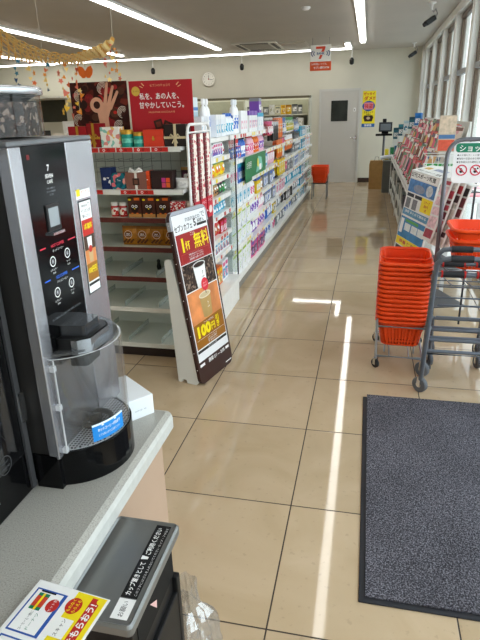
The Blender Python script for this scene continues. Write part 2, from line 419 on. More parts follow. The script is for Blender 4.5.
# printing on the panel, drawn on x = right (+Y), y = up (+Z)
PF = T0 @ frame((X0 + .0036, 0, 0), (0, 1, 0), (0, 0, 1))
mb = MB(PF)
mb.text('SEVEN', .968, 1.444, .010, INKW, bold=.02).text('CAFÉ', .968, 1.434, .009, INKW, bold=.01); mb.text('7', .968, 1.459, .016, INKW, bold=.02)
for k in range(3): mb.text(('ボタンを押して', 'コーヒーをお作り', 'ください')[k], .968, 1.421 - .006 * k, .0042, INKLG)
mb.rect(.889 + .011, 1.312, .92, 1.3145, mat('d8344a', .4, 0, 0)).rect(1.004, 1.310, 1.034, 1.3125, mat('d8344a', .4, 0, 0)).text('HOT COFFEE', .963, 1.312, .0082, mat('d8344a', .4, 0, 0), bold=.02).text('ホットコーヒー', .963, 1.302, .006, INKW)
BLU = mat('2b6be0', .4, 0, 0)
mb.rect(.889 + .011, 1.248, .92, 1.2505, BLU).rect(1.004, 1.246, 1.034, 1.2485, BLU).text('ICE COFFEE', .963, 1.248, .0082, BLU, bold=.02).text('アイスコーヒー', .963, 1.238, .006, INKW)
for by, bz, s in ((.938, 1.282, 'R'), (.995, 1.286, 'L'), (.938, 1.218, 'R'), (.995, 1.222, 'L')):
    mb.ring(by, bz, .0085, .0105, INKW).ell(by, bz, .0052, .0052, mat('6f7073', .4, 0, 0)).text(s, by, bz, .007, INKW, z=.0002)
    mb.text('レギュラー' if s == 'R' else 'ラージ', by, bz - .016, .0052, INKW).text('¥100' if s == 'R' else '¥150', by, bz - .023, .005, INKW)
mb.text('カップをセットしてからボタンを押してください', .963, 1.168, .0052, INKLG)
mb.rect(.903, 1.478, .912, 1.487, mat('6e1518', .4, 0, 0))
mb.build('panel_print', cm)
mb = MB(T0); mb.box(X0, .938, 1.340, X0 + .006, .985, 1.392, mat('1c1c1d', .3)); mb.build('screen_bezel', cm, .001)
mb = MB(T0); mb.box(X0 + .006, .944, 1.349, X0 + .0065, .979, 1.385, mat('8d969a', .2, emit=.25)); mb.box(X0, .942, 1.333, X0 + .012, .984, 1.338, CHROME); mb.build('screen', cm)
# sticker with the two offers on the silver side
mb = MB(PF @ Matrix.Translation((.0, -.021, .0010)))
mb.rect(1.057, 1.406, 1.120, 1.424, INKW).rect(1.06, 1.412, 1.075, 1.426, INKY, .0003).text('セブンカフェ', 1.098, 1.419, .008, INKO, .0003, w=.038)
sx0, sx1, sz1, sz0 = 1.062, 1.119, 1.402, 1.193
mb.rect(sx0, sz0, sx1, sz1, INKK); mb.rect(sx0 + .003, sz0 + .003, sx1 - .003, sz1 - .003, INKW, .0003)
sm = (sx0 + sx1) / 2
mb.text('nanacoで', sm, 1.391, .009, INKK, .0006, w=.036).text('セブンカフェ5杯', sm, 1.379, .009, INKK, .0006, w=.04).text('購入ごとに', sm, 1.368, .008, INKK, .0006, w=.034)
mb.rect(sx0 + .004, 1.325, sx1 - .004, 1.360, INKR, .0006).text('1杯無料', sm, 1.345, .014, INKY, .0009, bold=.03, w=.036)
mb.rect(sx0 + .004, 1.293, sx1 - .004, 1.325, mat('4a3527', .5, 0, 0), .0006).poly([(sm - .011, 1.321), (sm + .011, 1.321), (sm + .008, 1.295), (sm - .008, 1.295)], INKW, .0009)
mb.rect(sx0 + .004, 1.262, sx1 - .004, 1.293, mat('d88a50', .5, 0, 0), .0006).poly([(sm - .011, 1.289), (sm + .011, 1.289), (sm + .008, 1.264), (sm - .008, 1.264)], mat('c9a777', .5, 0, 0), .0009)
mb.ell(sm, 1.294, .008, .008, INKR, .0012)
mb.rect(sx0 + .004, 1.222, sx1 - .004, 1.262, mat('a06a1c', .5, 0, 0), .0006).text('100円引', sm, 1.247, .016, INKY, .0009, bold=.03, w=.038)
mb.rect(sx0 + .004, 1.212, sx1 - .004, 1.218, INKK, .0006)
mb.build('offer_sticker', cm)
# rounded black base, clear guard, nozzle
ACX, ACY = X0 - .035, .992
def arc(r, n=20, xmin=X0):
    a = math.acos(min(1, (xmin - ACX) / r)); return [(ACX + r * math.cos(-a + 2 * a * k / n), ACY + r * math.sin(-a + 2 * a * k / n)) for k in range(n + 1)]
mb = MB(T0); A = arc(.130)
mb.prism(A + [(X0 - .06, A[-1][1]), (X0 - .06, Y0), (X0 + .0, Y0)], CT, CT + .082, GLOSSK, smooth=False); mb.build('base', cm, .002)
def perf():
    m = bpy.data.materials.new('perforated_steel'); m.use_nodes = True
    nt = m.node_tree; n = nt.nodes; l = nt.links; b = n['Principled BSDF']
    t = n.new('ShaderNodeTexCoord'); v = n.new('ShaderNodeTexVoronoi'); v.inputs['Scale'].default_value = 130; v.inputs['Randomness'].default_value = 0
    l.new(t.outputs['Object'], v.inputs['Vector']); rp = n.new('ShaderNodeValToRGB'); rp.color_ramp.interpolation = 'CONSTANT'
    rp.color_ramp.elements[0].color = lin('202022'); rp.color_ramp.elements[1].position = .38; rp.color_ramp.elements[1].color = lin('b9bbbe')
    l.new(v.outputs['Distance'], rp.inputs[0]); l.new(rp.outputs[0], b.inputs['Base Color']); b.inputs['Metallic'].default_value = .3; b.inputs['Roughness'].default_value = .35
    return m
PERF = perf()
mb = MB(T0); A = arc(.121); mb.prism(A, CT + .082, CT + .086, PERF); mb.build('drip_tray', cm)
mb = MB(T0)
pts = [(ACX + .075 + .034 * math.cos(a), ACY + .034 * math.sin(a), CT + .096) for a in [2 * PI * k / 20 for k in range(-9, 12)]]
mb.tube([(x - .02, y, z) for x, y, z in pts], .007, BLACK); mb.lathe([(0.001, .088), (.016, .088), (.014, .104), (.0, .106)], BLACK, c=(ACX + .055, ACY, CT)); mb.build('cup_holder', cm)
GCL = clear('f6f6f6', .5, .03, .012, 'clear_guard')
mb = MB(T0); A = arc(.126, 28); za, zb = CT + .084, CT + .296
vs = [(x, y, za) for x, y in A] + [(x, y, zb) for x, y in A]; k = len(A)
mb.add(vs, [(i, i + 1, k + i + 1, k + i) for i in range(k - 1)], GCL, smooth=True)
Ai = arc(.122, 28)
mb.add([(x, y, za) for x, y in Ai] + [(x, y, zb) for x, y in Ai], [(i + 1, i, k + i, k + i + 1) for i in range(k - 1)], GCL, smooth=True)
mb.add([(x, y, zb) for x, y in A] + [(x, y, zb) for x, y in Ai], [(i, i + 1, k + i + 1, k + i) for i in range(k - 1)], mat('d8dadb', .2, 0, 0), smooth=False)
mb.add([(x, y, za) for x, y in A] + [(x, y, za + .003) for x, y in A], [(i, i + 1, k + i + 1, k + i) for i in range(k - 1)], mat('c8cacc', .2, 0, 0), smooth=False)
mb.cyl((A[0][0] + .002, A[0][1], za), (A[0][0] + .002, A[0][1], zb), .003, GCL)
mb.cyl((A[0][0] + .012, A[0][1] + .0, za), (A[0][0] + .012, A[0][1], zb), .0018, mat('b9babb', .3))
mb.build('cup_guard', cm)
for zz in (zb - .012, zb - .10, za + .01): mb = MB(T0); mb.box(A[0][0] - .004, A[0][1] - .004, zz - .012, A[0][0] + .014, A[0][1] + .006, zz, mat('c4c6c8', .3, .3)); mb.build('hinge', cm, .001)
mb = MB(T0); An = arc(.119, 20)
mb.prism(An, CT + .300, CT + .305, clear('b0b3b6', .5, .03, .06, 'smoked_plastic')); mb.build('guard_lid', cm)
nz = CT + .292
mb = MB(T0)
mb.prism([(X0, .908), (X0 + .045, .910), (X0 + .066, .93), (X0 + .068, 1.005), (X0 + .05, 1.028), (X0, 1.032)], nz - .004, nz + .036, BLACK)
mb.prism([(X0, .925), (X0 + .055, .935), (X0 + .055, 1.0), (X0, 1.01)], nz + .036, nz + .058, mat('37393c', .12, .2, 0, coat=.5))
mb.prism([(X0 + .012, .93), (X0 + .05, .935), (X0 + .05, .998), (X0 + .012, 1.0)], nz - .034, nz - .004, BLACK)
mb.build('nozzle_housing', cm, .006)
mb = MB(T0)
q = [(X0 + .035, .9075), (X0 + .048, .909), (X0 + .069, .928), (X0 + .071, 1.006), (X0 + .052, 1.031), (X0 + .03, 1.034)]
for i in range(5):
    a, b = q[i], q[i + 1]; mb.add([(a[0], a[1], nz + .002), (b[0], b[1], nz + .002), (b[0], b[1], nz + .034), (a[0], a[1], nz + .034)], [(0, 1, 2, 3)], mat('b8bcc2', .12, .9, 0), smooth=False)
mb.build('chrome_band', cm)
# blue notice curved round the guard
def wrap(mbk, w0, r, a_c, zc):
    out = []
    for (x, y, z) in mbk.v:
        a = a_c + x / r; rr = r + z; out.append(tuple(T0 @ Vector((ACX + rr * math.cos(a), ACY + rr * math.sin(a), zc + y))))
    mbk.v = out; return mbk
mb = MB(); N = 12; W = .086
BN = mat('1f86d6', .35, 0, 0)
for i in range(N):
    xa, xb = -W / 2 + W * i / N, -W / 2 + W * (i + 1) / N
    mb.rect(xa, -.021, xb, .015, BN); mb.rect(xa, .015, xb, .020, mat('e8f4fb', .35, 0, 0))
mb.text('ホットコーヒーが出ます', 0, .004, .009, INKW, .0006, bold=.02, w=.062); mb.text('とても熱いのでご注意ください', 0, -.009, .007, INKW, .0006, w=.060)
for sx in (-.022, .012): mb.poly([(sx, .012), (sx + .007, .012), (sx + .0035, .018)], INKW, .0008)
wrap(mb, 0, .1275, -.42, CT + .112); mb.build('guard_notice', cm)

# the bean hopper stands on the machine
hp = thing('bean_hopper', 'clear round bean hopper with a silver lid full of dark coffee beans', 'hopper', (-.775, 1.01, ZT + .004))
mb = MB(); mb.lathe([(.135, .004), (.135, .082)], clear('f0edea', .3, .04, .012, 'hopper_plastic'), 32, caps=False); mb.build('jar', hp)
mb = MB(); mb.lathe([(.138, .080), (.141, .082), (.141, .092), (.137, .095), (.02, .096)], mat('cfd1d4', .25, .7, .03), 32); mb.build('lid', hp)
BEAN = printed(['2a1f19', '5f5046', '1c1410', '85776c', '3a2a20'], 125, .5)
mb = MB(); prof = []
vs = []; fs = []
for i in range(9):
    r = .13 * i / 8
    for k in range(24):
        a = 2 * PI * k / 24; vs.append((r * math.cos(a), r * math.sin(a), .074 - .06 * r + .006 * random.random() + .02 * math.sin(a * 2) * r / .13))
for i in range(8):
    for k in range(24): fs.append((i * 24 + k, (i + 1) * 24 + k, (i + 1) * 24 + (k + 1) % 24, i * 24 + (k + 1) % 24))
mb.add(vs, fs, BEAN, True); mb.lathe([(.13, .004), (.13, .066)], BEAN, 24, caps=False)
tag(mb.build('coffee_beans', hp), kind='stuff')
mb = MB(); mb.lathe([(.05, .0), (.05, .03)], mat('5d5f62', .4)); mb.build('chute', hp)

# ---- the neighbouring machine, only its corner in view
m2 = thing('coffee_machine', 'second machine, all glossy black, at the very edge beside the silver one', 'coffee machine', (-.664, .60, CT))
T1 = Matrix.Translation((.664, -.60, -CT))
mb = MB(T1); mb.box(-1.12, .30, CT, -.664, .846, 1.506, GLOSSK); mb.build('body', m2, .004)
mb = MB(T1); mb.box(-.664, .318, CT + .10, -.658, .826, 1.49, mat('101011', .05, 0, 0, coat=1)); mb.build('front_door', m2, .002)
mb = MB(T1); mb.box(-.662, .832, CT + .01, -.656, .846, 1.5, mat('5e5e60', .3, .6)); mb.box(-.658, .835, CT + .17, -.652, .850, CT + .235, CHROME); mb.build('edge_trim', m2)
mb = MB(T1 @ frame((-.6575, 0, 0), (0, 1, 0), (0, 0, 1)))
mb.ring(.765, CT + .115, .018, .0195, mat('3f4042', .4, 0, 0)); mb.text('FRESHLY', .765, CT + .121, .006, mat('4a4b4d', .4, 0, 0)).text('GROUND', .765, CT + .110, .006, mat('4a4b4d', .4, 0, 0))
mb.build('emblem', m2)
mb = MB(T1 @ frame((-.6625, 0, 0), (0, 1, 0), (0, 0, 1))); mb.rect(.70, CT + .045, .735, CT + .060, INKW); mb.build('label_sticker', m2)

# ---- white carton lying behind the guard at the counter's far end
bx = thing('paper_carton', 'white flat carton lying at the far end of the counter behind the cup guard', 'box', (-.60, 1.19, CT), math.radians(-38))
mb = MB(); mb.box(-.09, -.03, 0, .06, .05, .058, mat('e8ecef', .5, 0, .02)); mb.build('box', bx, .002)
mb = MB(frame((.0605, -.03, 0.01), (0, 1, 0), (0, 0, 1))); mb.text('CUP LID  100', .04, .014, .006, INKLG); mb.build('box_print', bx)

# ---- laminated card taped over the counter edge
cd = thing('promotion_card', 'laminated white and yellow promotion card taped over the counter edge', 'card', (-.44, .51, CT + .004), 0)
CF = Matrix.Translation((.44, -.51, -(CT + .004))) @ frame((-.392, .398, CT + .006), (.1, 1, 0), (-1, .13, .02))
mb = MB(CF); mb.box(0, 0, -.0012, .205, .136, 0, mat('f3f3f1', .25, 0, 0, coat=.5)); mb.build('card', cd)
mb = MB(CF @ Matrix.Translation((0, 0, .0004)))
mb.rect(.0, .004, .203, .058, INKY)
mb.rect(.03, .012, .199, .028, INKR, .0003).text('クーポン券をもらおう!', .113, .020, .0145, INKW, .0006, bold=.03, w=.15)
mb.rect(.0, .058, .203, .132, mat('f3f3f1', .3, 0, 0), 0)
for (a, b, c, d_) in ((.108, .070, .19, .128), (.02, .070, .10, .128)):
    mb.rect(a, b, c, d_, INKB, .0003).rect(a + .003, b + .006, c - .003, d_ - .003, mat('f6f6f4', .3, 0, 0), .0006)
mb.rect(.15, .098, .182, .118, INKG, .0009).rect(.156, .098, .176, .118, mat('c8432c', .4, 0, 0), .0011).rect(.15, .106, .182, .110, INKY, .0012)
mb.ell(.165, .083, .0125, .0105, INKR, .0009).text('セット割', .165, .083, .006, INKW, .0012)
mb.text('コーヒーと一緒に', .13, .107, .006, INKK, .0009, w=.034).text('ドーナツ', .13, .096, .007, INKG, .0009, w=.03)
mb.rect(.184, .090, .187, .118, INKK, .0009)
mb.ell(.176, .050, .0155, .0135, INKR, .0005).text('もれなく', .176, .054, .0065, INKY, .0008, bold=.02).text('もらえる', .176, .045, .0065, INKY, .0008, bold=.02)
mb.rect(.118, .033, .152, .062, mat('f3f3f1', .3, 0, 0), .0007)
mb.text('スキャン', .135, .048, .008, INKK, .0009)
mb.rect(.055, .08, .085, .115, INKR, .0008).rect(.057, .082, .083, .113, INKW, .0010)
mb.poly([(.058, .083), (.061, .083), (.082, .112), (.079, .112)], INKR, .0012).poly([(.079, .083), (.082, .083), (.061, .112), (.058, .112)], INKR, .0012)
mb.text('ください!', .185, .020, .02, INKR, .0009, bold=.03, w=.0)if False else None
mb.ell(.195, .012, .006, .006, INKY, .0008)
mb.build('card_print', cd)

# ---- waste bin with cup-rest lid beside the counter
TR = mat('7f807e', .32, .55, .06, 4)
bn = thing('waste_bin', 'black waste bin whose grey metal top doubles as a cup rest', 'bin', (-.42, .76, 0))
TB = Matrix.Translation((.42, -.76, 0))
mb = MB(TB); mb.box(-.463, .648, .0, -.368, .858, .713, mat('121213', .5)); mb.box(-.463, .618, .0, -.356, .640, .60, mat('121213', .5)); mb.box(-.463, .852, 0, -.356, .870, .60, mat('121213', .5))
mb.box(-.372, .618, 0, -.358, .870, .56, mat('101011', .5)); mb.build('body', bn, .003)
mb = MB(TB); mb.box(-.370, .67, .60, -.3665, .86, .672, mat('070707', .7)); mb.build('slot', bn)
mb = MB(TB); zt = .735
lp = rrect(-.490, .612, -.347, .872, .010); li = rrect(-.482, .620, -.355, .864, .006); n_ = len(lp)
mb.prism(lp, zt - .022, zt - .006, TR)
vs = [(a, b, zt - .006) for a, b in lp] + [(a * .5 + c * .5, b * .5 + d * .5, zt) for (a, b), (c, d) in zip(lp, li)] + [(a, b, zt - .004) for a, b in li]
mb.add(vs, [(k, (k + 1) % n_, n_ + (k + 1) % n_, n_ + k) for k in range(n_)] + [(n_ + k, n_ + (k + 1) % n_, 2 * n_ + (k + 1) % n_, 2 * n_ + k) for k in range(n_)] + [list(range(2 * n_, 3 * n_))], TR)
mb.build('lid', bn)
LF = TB @ frame((-.362, .628, zt - .0030), (0, 1, 0), (-1, 0, 0))
mb = MB(LF); mb.rect(.045, .0, .232, .032, mat('151516', .35, 0, 0)); mb.rect(.0, .0, .043, .032, INKW); mb.rect(.045, -.0055, .0, .0, INKK) if False else None
mb.text('カップ置きとして', .090, .021, .0125, INKW, .0003, bold=.02, w=.078).text('ご利用ください', .186, .021, .0125, INKW, .0003, bold=.02, w=.074)
mb.poly([(.1355, .030), (.1455, .030), (.1435, .016), (.1375, .016)], INKW, .0004)
mb.text('このフタにはゴミを入れないでください カップ・フタなど', .138, .006, .0062, INKW, .0003, w=.176)
mb.text('お願い', .021, .016, .012, INKK, .0003, w=.032)
mb.build('lid_notice', bn)
sp = MB(); sp.add([(0, 0, 0), (.014, .004, .004), (.006, .016, .001)], [(0, 1, 2)], mat('e8b9b0', .6, 0, 0)); o = sp.build('paper_scrap', solid=.0008); o.location = (-.366, .73, .655); o.rotation_euler = (.3, .9, 0)
tag(o, 'tiny pink paper scrap caught in the slot of the bin', 'paper')

# crumpled clear bag at the bin's foot
from mathutils import noise
mb = MB(); vs = []; fs = []; NR, NS = 26, 34
for i in range(NR):
    v = i / (NR - 1)
    for k in range(NS):
        a = 2 * PI * k / NS
        r = (.03 + .047 * math.sin(PI * min(1, v * 1.1 + .08)) ** .7) * (1 + .42 * noise.noise(Vector((math.cos(a) * 2.2, math.sin(a) * 2.2, v * 3.5))) + .22 * noise.noise(Vector((math.cos(a) * 6, math.sin(a) * 6, v * 9))))
        vs.append((r * math.cos(a), r * math.sin(a), .47 * v))
for i in range(NR - 1):
    for k in range(NS): fs.append((i * NS + k, i * NS + (k + 1) % NS, (i + 1) * NS + (k + 1) % NS, (i + 1) * NS + k))
mb.add(vs, fs, clear('f4f6f8', 8, .10, .07, 'bag_film'), False)
o = mb.build('plastic_bag'); o.location = (-.372, .965, 0.0); o.rotation_euler = (0, -.03, .2)
tag(o, 'crumpled clear plastic bag standing against the black bin', 'bag')

# ================================================================= leaning A-board
ab = thing('advertising_board', 'tall leaning coffee offer board in a dark frame with a white stand', 'sign board', (-.907, 2.816, 0))
TA = Matrix.Translation((.907, -2.816, 0))
dR = Vector((.2474, .9689, 0)); nN = Vector((.9689, -.2474, 0)); uU = (-nN * .160 + Vector((0, 0, 1.035))).normalized()
BW_, BH = .408, 1.048
BF = TA @ frame((-.907, 2.816, .006), dR, uU)
FRM = mat('3a2420', .4, 0, .04)
mb = MB(BF)
mb.prism(rrect(0, 0, BW_, BH, .045), -.022, 0, FRM); mb.build('board', ab)
mb = MB(BF); cap = [p for p in rrect(0, BH - .12, BW_, BH + .002, .05) if p[1] > BH - .06]
outer = [(BW_ + .001, BH - .10)] + cap + [(-.001, BH - .10)]
inner = [(min(max(x, .016), BW_ - .016), min(y, BH - .018)) for x, y in outer]
k = len(outer); vs = [(x, y, .001) for x, y in outer] + [(x, y, .001) for x, y in inner] + [(x, y, -.024) for x, y in outer]
mb.add(vs, [(i, i + 1, k + i + 1, k + i) for i in range(k - 1)] + [(i, 2 * k + i, 2 * k + i + 1, i + 1) for i in range(k - 1)], mat('a9adb6', .3, .3, .03)); mb.build('top_trim', ab)
mb = MB(BF @ Matrix.Translation((0, 0, .0012)))
px0, px1 = .018, BW_ - .018; pc = BW_ / 2
def vy(f): return BH * (1 - f)
mb.rect(px0, vy(.865), px1, BH - .02, mat('eef0f2', .3, 0, 0, coat=.3))
L1, L2, L3 = .0006, .0012, .0018
mb.text('nanacoで', pc + .06, vy(.052), .042, INKLG, L1, bold=.01, w=.22).text('セブンカフェ', pc - .08, vy(.092), .040, INKK, L1, bold=.02, w=.19).text('5', pc + .045, vy(.085), .06, INKK, L1, bold=.03).text('杯購入', pc + .115, vy(.082), .026, INKK, L1, bold=.01, w=.08)
mb.rect(pc + .065, vy(.108), px1 - .01, vy(.094), INKK, L1)
DR = mat('9c2020', .4, 0, .05); mb.rect(px0 + .008, vy(.292), px1 - .008, vy(.125), DR, L1)
mb.text('ごとに', pc + .0, vy(.138), .024, INKW, L2, w=.05)
mb.text('1', px0 + .065, vy(.188), .105, INKY, L2, bold=.05).text('杯', px0 + .115, vy(.195), .056, INKY, L2, bold=.018).text('無料', pc + .085, vy(.184), .100, INKY, L2, bold=.014, w=.17)
mb.rect(px0 + .03, vy(.288), px1 - .03, vy(.236), mat('b44640', .4, 0, 0), L2); mb.rect(px0 + .034, vy(.285), px1 - .034, vy(.239), DR, L3)
for q in range(3): mb.text(('対象商品はホットコーヒー', 'レギュラーサイズです', '会員登録が必要となります')[q], pc, vy(.249 + .013 * q), .012, INKW, L3 + .0004, w=.16)
mb.rect(px0 + .008, vy(.452), px1 - .008, vy(.296), printed(['3a2c24', '6d5a4a', '1e1613', '8a7768', '4b3a30'], 75, .4), L1)
def cup(cx, top, bot, w, colr, lidc, mm):
    mb.poly([(cx - w / 2, top), (cx + w / 2, top), (cx + w * .39, bot), (cx - w * .39, bot)], colr, L2); mb.ell(cx, bot, w * .39, .011, colr, L2)
    mb.ell(cx, top, w / 2 + .004, .020, lidc, L3); mb.ell(cx, top, w / 2 - .006, .014, mm, L3 + .0004)
cup(pc + .005, vy(.322), vy(.448), .135, INKW, mat('d9d9d6', .4, 0, 0), mat('2a1a12', .4, 0, 0))
mb.text('7', pc + .03, vy(.375), .028, INKK, L3).text('CAFÉ', pc + .03, vy(.397), .012, INKK, L3)
mb.rect(px0 + .008, vy(.648), px1 - .008, vy(.458), mat('d98a52', .5, 0, .25, 8), L1)
cup(pc + .01, vy(.502), vy(.628), .130, mat('b9995f', .5, 0, .08), mat('e6d9bd', .4, 0, 0), mat('cdbb93', .4, 0, 0))
mb.text('7', pc + .03, vy(.56), .024, INKW, L3); mb.text('CAFÉ', pc + .03, vy(.58), .011, INKW, L3)
mb.ell(pc + .03, vy(.445), .040, .040, mat('e03040', .4, 0, 0), L3 + .0008).text('カップ', pc + .03, vy(.437), .014, INKW, .003).text('大きい', pc + .03, vy(.453), .014, INKW, .003); mb.rect(pc + .024, vy(.50), pc + .03, vy(.48), INKK, .003)
GD = mat('9a6318', .4, 0, .05); mb.rect(px0 + .008, vy(.792), px1 - .008, vy(.648), GD, L2)
mb.poly([(px0 + .008, vy(.648)), (px1 - .008, vy(.648)), (px1 - .008, vy(.636)), (px0 + .008, vy(.648))], GD, L2)
mb.text('コーヒーがさらに', pc, vy(.657), .016, INKW, L3, w=.12)
mb.text('100', pc - .075, vy(.697), .090, INKY, L3, bold=.06, w=.155).text('円', pc + .04, vy(.703), .052, INKY, L3, bold=.025).text('引', pc + .10, vy(.675), .045, INKY, L3, bold=.025).text('き', pc + .10, vy(.71), .045, INKY, L3, bold=.025)
mb.rect(px0 + .02, vy(.742), px1 - .02, vy(.7405), INKW, L3)
for q in range(3): mb.text(('レギュラーサイズ', 'ほかの割引との併用は', 'できません')[q], pc + .01, vy(.754 + .013 * q), .012, INKW, L3, w=.11)
mb.rect(px0 + .008, vy(.816), px1 - .008, vy(.800), INKK, L1).text('セブンイレブン限定', pc, vy(.808), .012, INKW, L2)
mb.build('poster', ab)
mb = MB(BF @ Matrix.Translation((0, 0, .0012)))
mb.rect(px0 + .004, vy(.896), px0 + .06, vy(.880), INKW, L1).rect(px1 - .05, vy(.896), px1 - .006, vy(.880), INKW, L1).text('期間 2/1 — 2/28', pc + .02, vy(.888), .028, INKW, L1, bold=.02, w=.20).rect(px1 - .075, vy(.978), px1 + .0, vy(.972), INKW, L1)
mb.build('frame_print', ab)
mb = MB(BF)
for q in range(9):
    z = .1 + q * .11; mb.box(-.003, z, -.012, .0, z + .004, -.008, INKW); mb.box(BW_, z, -.012, BW_ + .003, z + .004, -.008, INKW)
mb.build('sheet_clip', ab)
# moulded white stand behind the board
ST = mat('dcdcd5', .5, 0, .03, 4)
TS = TA @ frame((-.907 - .02, 2.816 + .012, 0), -nN, (0, 0, 1))   # right = away from the board face
mb = MB(TS)
for zz in (0.0, BW_ - .05):
    # side walls as plates with a hand hole
    poly = [(.02, 0), (.085, 0), (.092, .022), (.118, .022), (.125, 0), (.150, 0), (.192, .755), (.182, .775), (.145, .775), (.11, .62), (.0, .02)]
    mb.prism(poly, zz, zz + .018, ST)
mb.build('stand', ab, .003)
mb = MB(TS); mb.box(.10, .02, .018, .118, .06, BW_ - .03, ST); mb.add([(.140, .03, .018), (.182, .75, .018), (.182, .75, BW_ - .018), (.140, .03, BW_ - .018)], [(0, 1, 2, 3)], ST); mb.build('stand_back', ab, solid=.006)
# ================================================================= goods (front faces local +x, base centre-front at the origin)
_G = {}
def goods(kind, pal, w, h, d):
    """mesh data for one product: pal = (body, label, accent)"""
    key = (kind, pal, w, h, d)
    if key in _G: return _G[key]
    B, L, A = [c if not isinstance(c, str) else mat(c, .35, 0, .03) for c in pal]
    if kind not in ('glove',) and isinstance(pal[1], str): L = printed([pal[1], pal[0] if isinstance(pal[0], str) else pal[1], pal[1], pal[2] if isinstance(pal[2], str) else pal[1], 'f2f2ee'], 55, .4)
    mb = MB(); hw = w / 2; e = .0012
    def front(y0, z0, y1, z1, m, k=1): mb.add([(e * k, y0, z0), (e * k, y1, z0), (e * k, y1, z1), (e * k, y0, z1)], [(0, 1, 2, 3)], m)
    if kind == 'box':
        mb.box(-d, -hw, 0, 0, hw, h, B)
        front(-hw * .86, h * .12, hw * .86, h * .62, L); front(-hw * .7, h * .72, hw * .7, h * .90, A); front(-hw * .4, h * .2, hw * .1, h * .5, A, 2)
    elif kind == 'tall':      # upright carton with banded print
        mb.box(-d, -hw, 0, 0, hw, h, B); front(-hw, h * .78, hw, h, A); front(-hw * .8, h * .18, hw * .8, h * .55, L); mb.box(-d * .98, -hw * 1.001, h * .78, -.001, -hw, h, A)
    elif kind == 'bottle':
        r = hw; mb.lathe([(r * .92, 0), (r, h * .04), (r, h * .62), (r * .82, h * .74), (r * .36, h * .82), (r * .34, h * .86)], B, 12, c=(-r, 0, 0), sx=.75)
        mb.lathe([(r * .42, h * .85), (r * .42, h * .97), (r * .34, h)], A, 10, c=(-r, 0, 0)); mb.lathe([(r * 1.012, h * .15), (r * 1.012, h * .55)], L, 12, c=(-r, 0, 0), caps=False, sx=.75)
    elif kind == 'spray':
        r = hw; mb.lathe([(r * .95, 0), (r, h * .05), (r * .95, h * .45), (r * .6, h * .62), (r * .35, h * .74)], B, 12, c=(-r, 0, 0), sx=.7)
        mb.lathe([(r * .96, h * .12), (r * .93, h * .42)], L, 12, c=(-r * .99, 0, 0), caps=False, sx=.73)
        mb.box(-r * 1.3, -r * .3, h * .74, r * .1, r * .3, h * .9, A); mb.box(-r * .1, -r * .15, h * .6, r * .0, r * .15, h * .76, A); mb.box(-r * 1.8, -r * .35, h * .86, r * .2, r * .35, h, A)
    elif kind == 'jar':
        r = hw; mb.lathe([(r * .95, 0), (r, h * .05), (r, h * .72), (r * .9, h * .78)], B, 14, c=(-r, 0, 0)); mb.lathe([(r * .96, h * .76), (r * .98, h * .98), (r * .9, h)], A, 14, c=(-r, 0, 0)); mb.lathe([(r * 1.012, h * .14), (r * 1.012, h * .62)], L, 14, c=(-r, 0, 0), caps=False)
    elif kind in ('pouch', 'hang'):
        nx, ny = 6, 7; vs = []; fs = []
        for s in (1, -1):
            for j in range(ny + 1):
                v = j / ny
                for i in range(nx + 1):
                    u = i / nx; bulge = (math.sin(PI * u) * math.sin(PI * min(1, v * 1.12))) ** .6 if 0 < u < 1 and 0 < v * 1.12 < 1 else 0
                    vs.append((s * (d / 2) * bulge - d / 2 + .0006 * s, -hw + w * u, h * v))
        m = (nx + 1) * (ny + 1)
        for j in range(ny):
            for i in range(nx):
                a = j * (nx + 1) + i; fs.append((a, a + 1, a + nx + 2, a + nx + 1))
        mid = [f for f in fs if 1 < f[0] // (nx + 1) < 5 and 0 < f[0] % (nx + 1) < nx - 1]; topf = [f for f in fs if f[0] // (nx + 1) >= ny - 1 - (kind == 'hang')]
        rest = [f for f in fs if f not in mid and f not in topf]
        mb.add(vs, rest + [tuple(x + m for x in f)[::-1] for f in fs], B, True); mb.add(vs, mid, L, True); mb.add(vs, topf, A, True)
    elif kind == 'card':      # blister card on a hook
        mb.box(-.0015, -hw, 0, 0, hw, h, B); front(-hw, h * .8, hw, h, A); mb.box(0, -hw * .7, h * .12, d, hw * .7, h * .68, L); mb.box(.001, -hw * .5, h * .7, .002, hw * .5, h * .78, A)
    elif kind == 'glove':
        for s in (-1, 1):
            cx = s * hw * .5
            for q in range(4): mb.box(-d, cx - hw * .42 + q * hw * .22, 0 + (q % 2) * .01, 0, cx - hw * .25 + q * hw * .22, h * .4, B)
            mb.box(-d, cx - hw * .42, h * .38, 0, cx + hw * .42, h * .86, B)
            mb.box(-d, cx - hw * .38, h * .80, 0.001, cx + hw * .38, h, A)
        front(-hw * .35, h * .62, hw * .35, h * .98, L, 3)
    elif kind == 'pack':      # soft rectangular wrapped pack
        n0_ = rrect(-hw, 0, hw, h, min(w, h) * .22, 3); mb.prism([(a, b) for a, b in n0_], -d, 0, B, 'x'); front(-hw * .7, h * .2, hw * .7, h * .7, L); front(-hw * .75, h * .76, hw * .75, h * .86, A)
        mb.add([(-d * .2, -hw - e, h * .3), (-d * .8, -hw - e, h * .3), (-d * .8, -hw - e, h * .75), (-d * .2, -hw - e, h * .75)], [(0, 1, 2, 3)], L)
    me = mb.build('proto'); data = me.data; bpy.data.objects.remove(me); data.name = kind + '_goods'
    _G[key] = data
    return data
def put(name, kind, pal, w, h, d, x, y, z, rz, label, cat, group=None, tilt=0.0):
    o = bpy.data.objects.new(name, goods(kind, pal, round(w, 3), round(h, 3), round(d, 3))); COL.objects.link(o)
    o.location = (x, y, z + .0008); o.rotation_euler = (0, tilt, rz)
    return tag(o, label, cat, group)

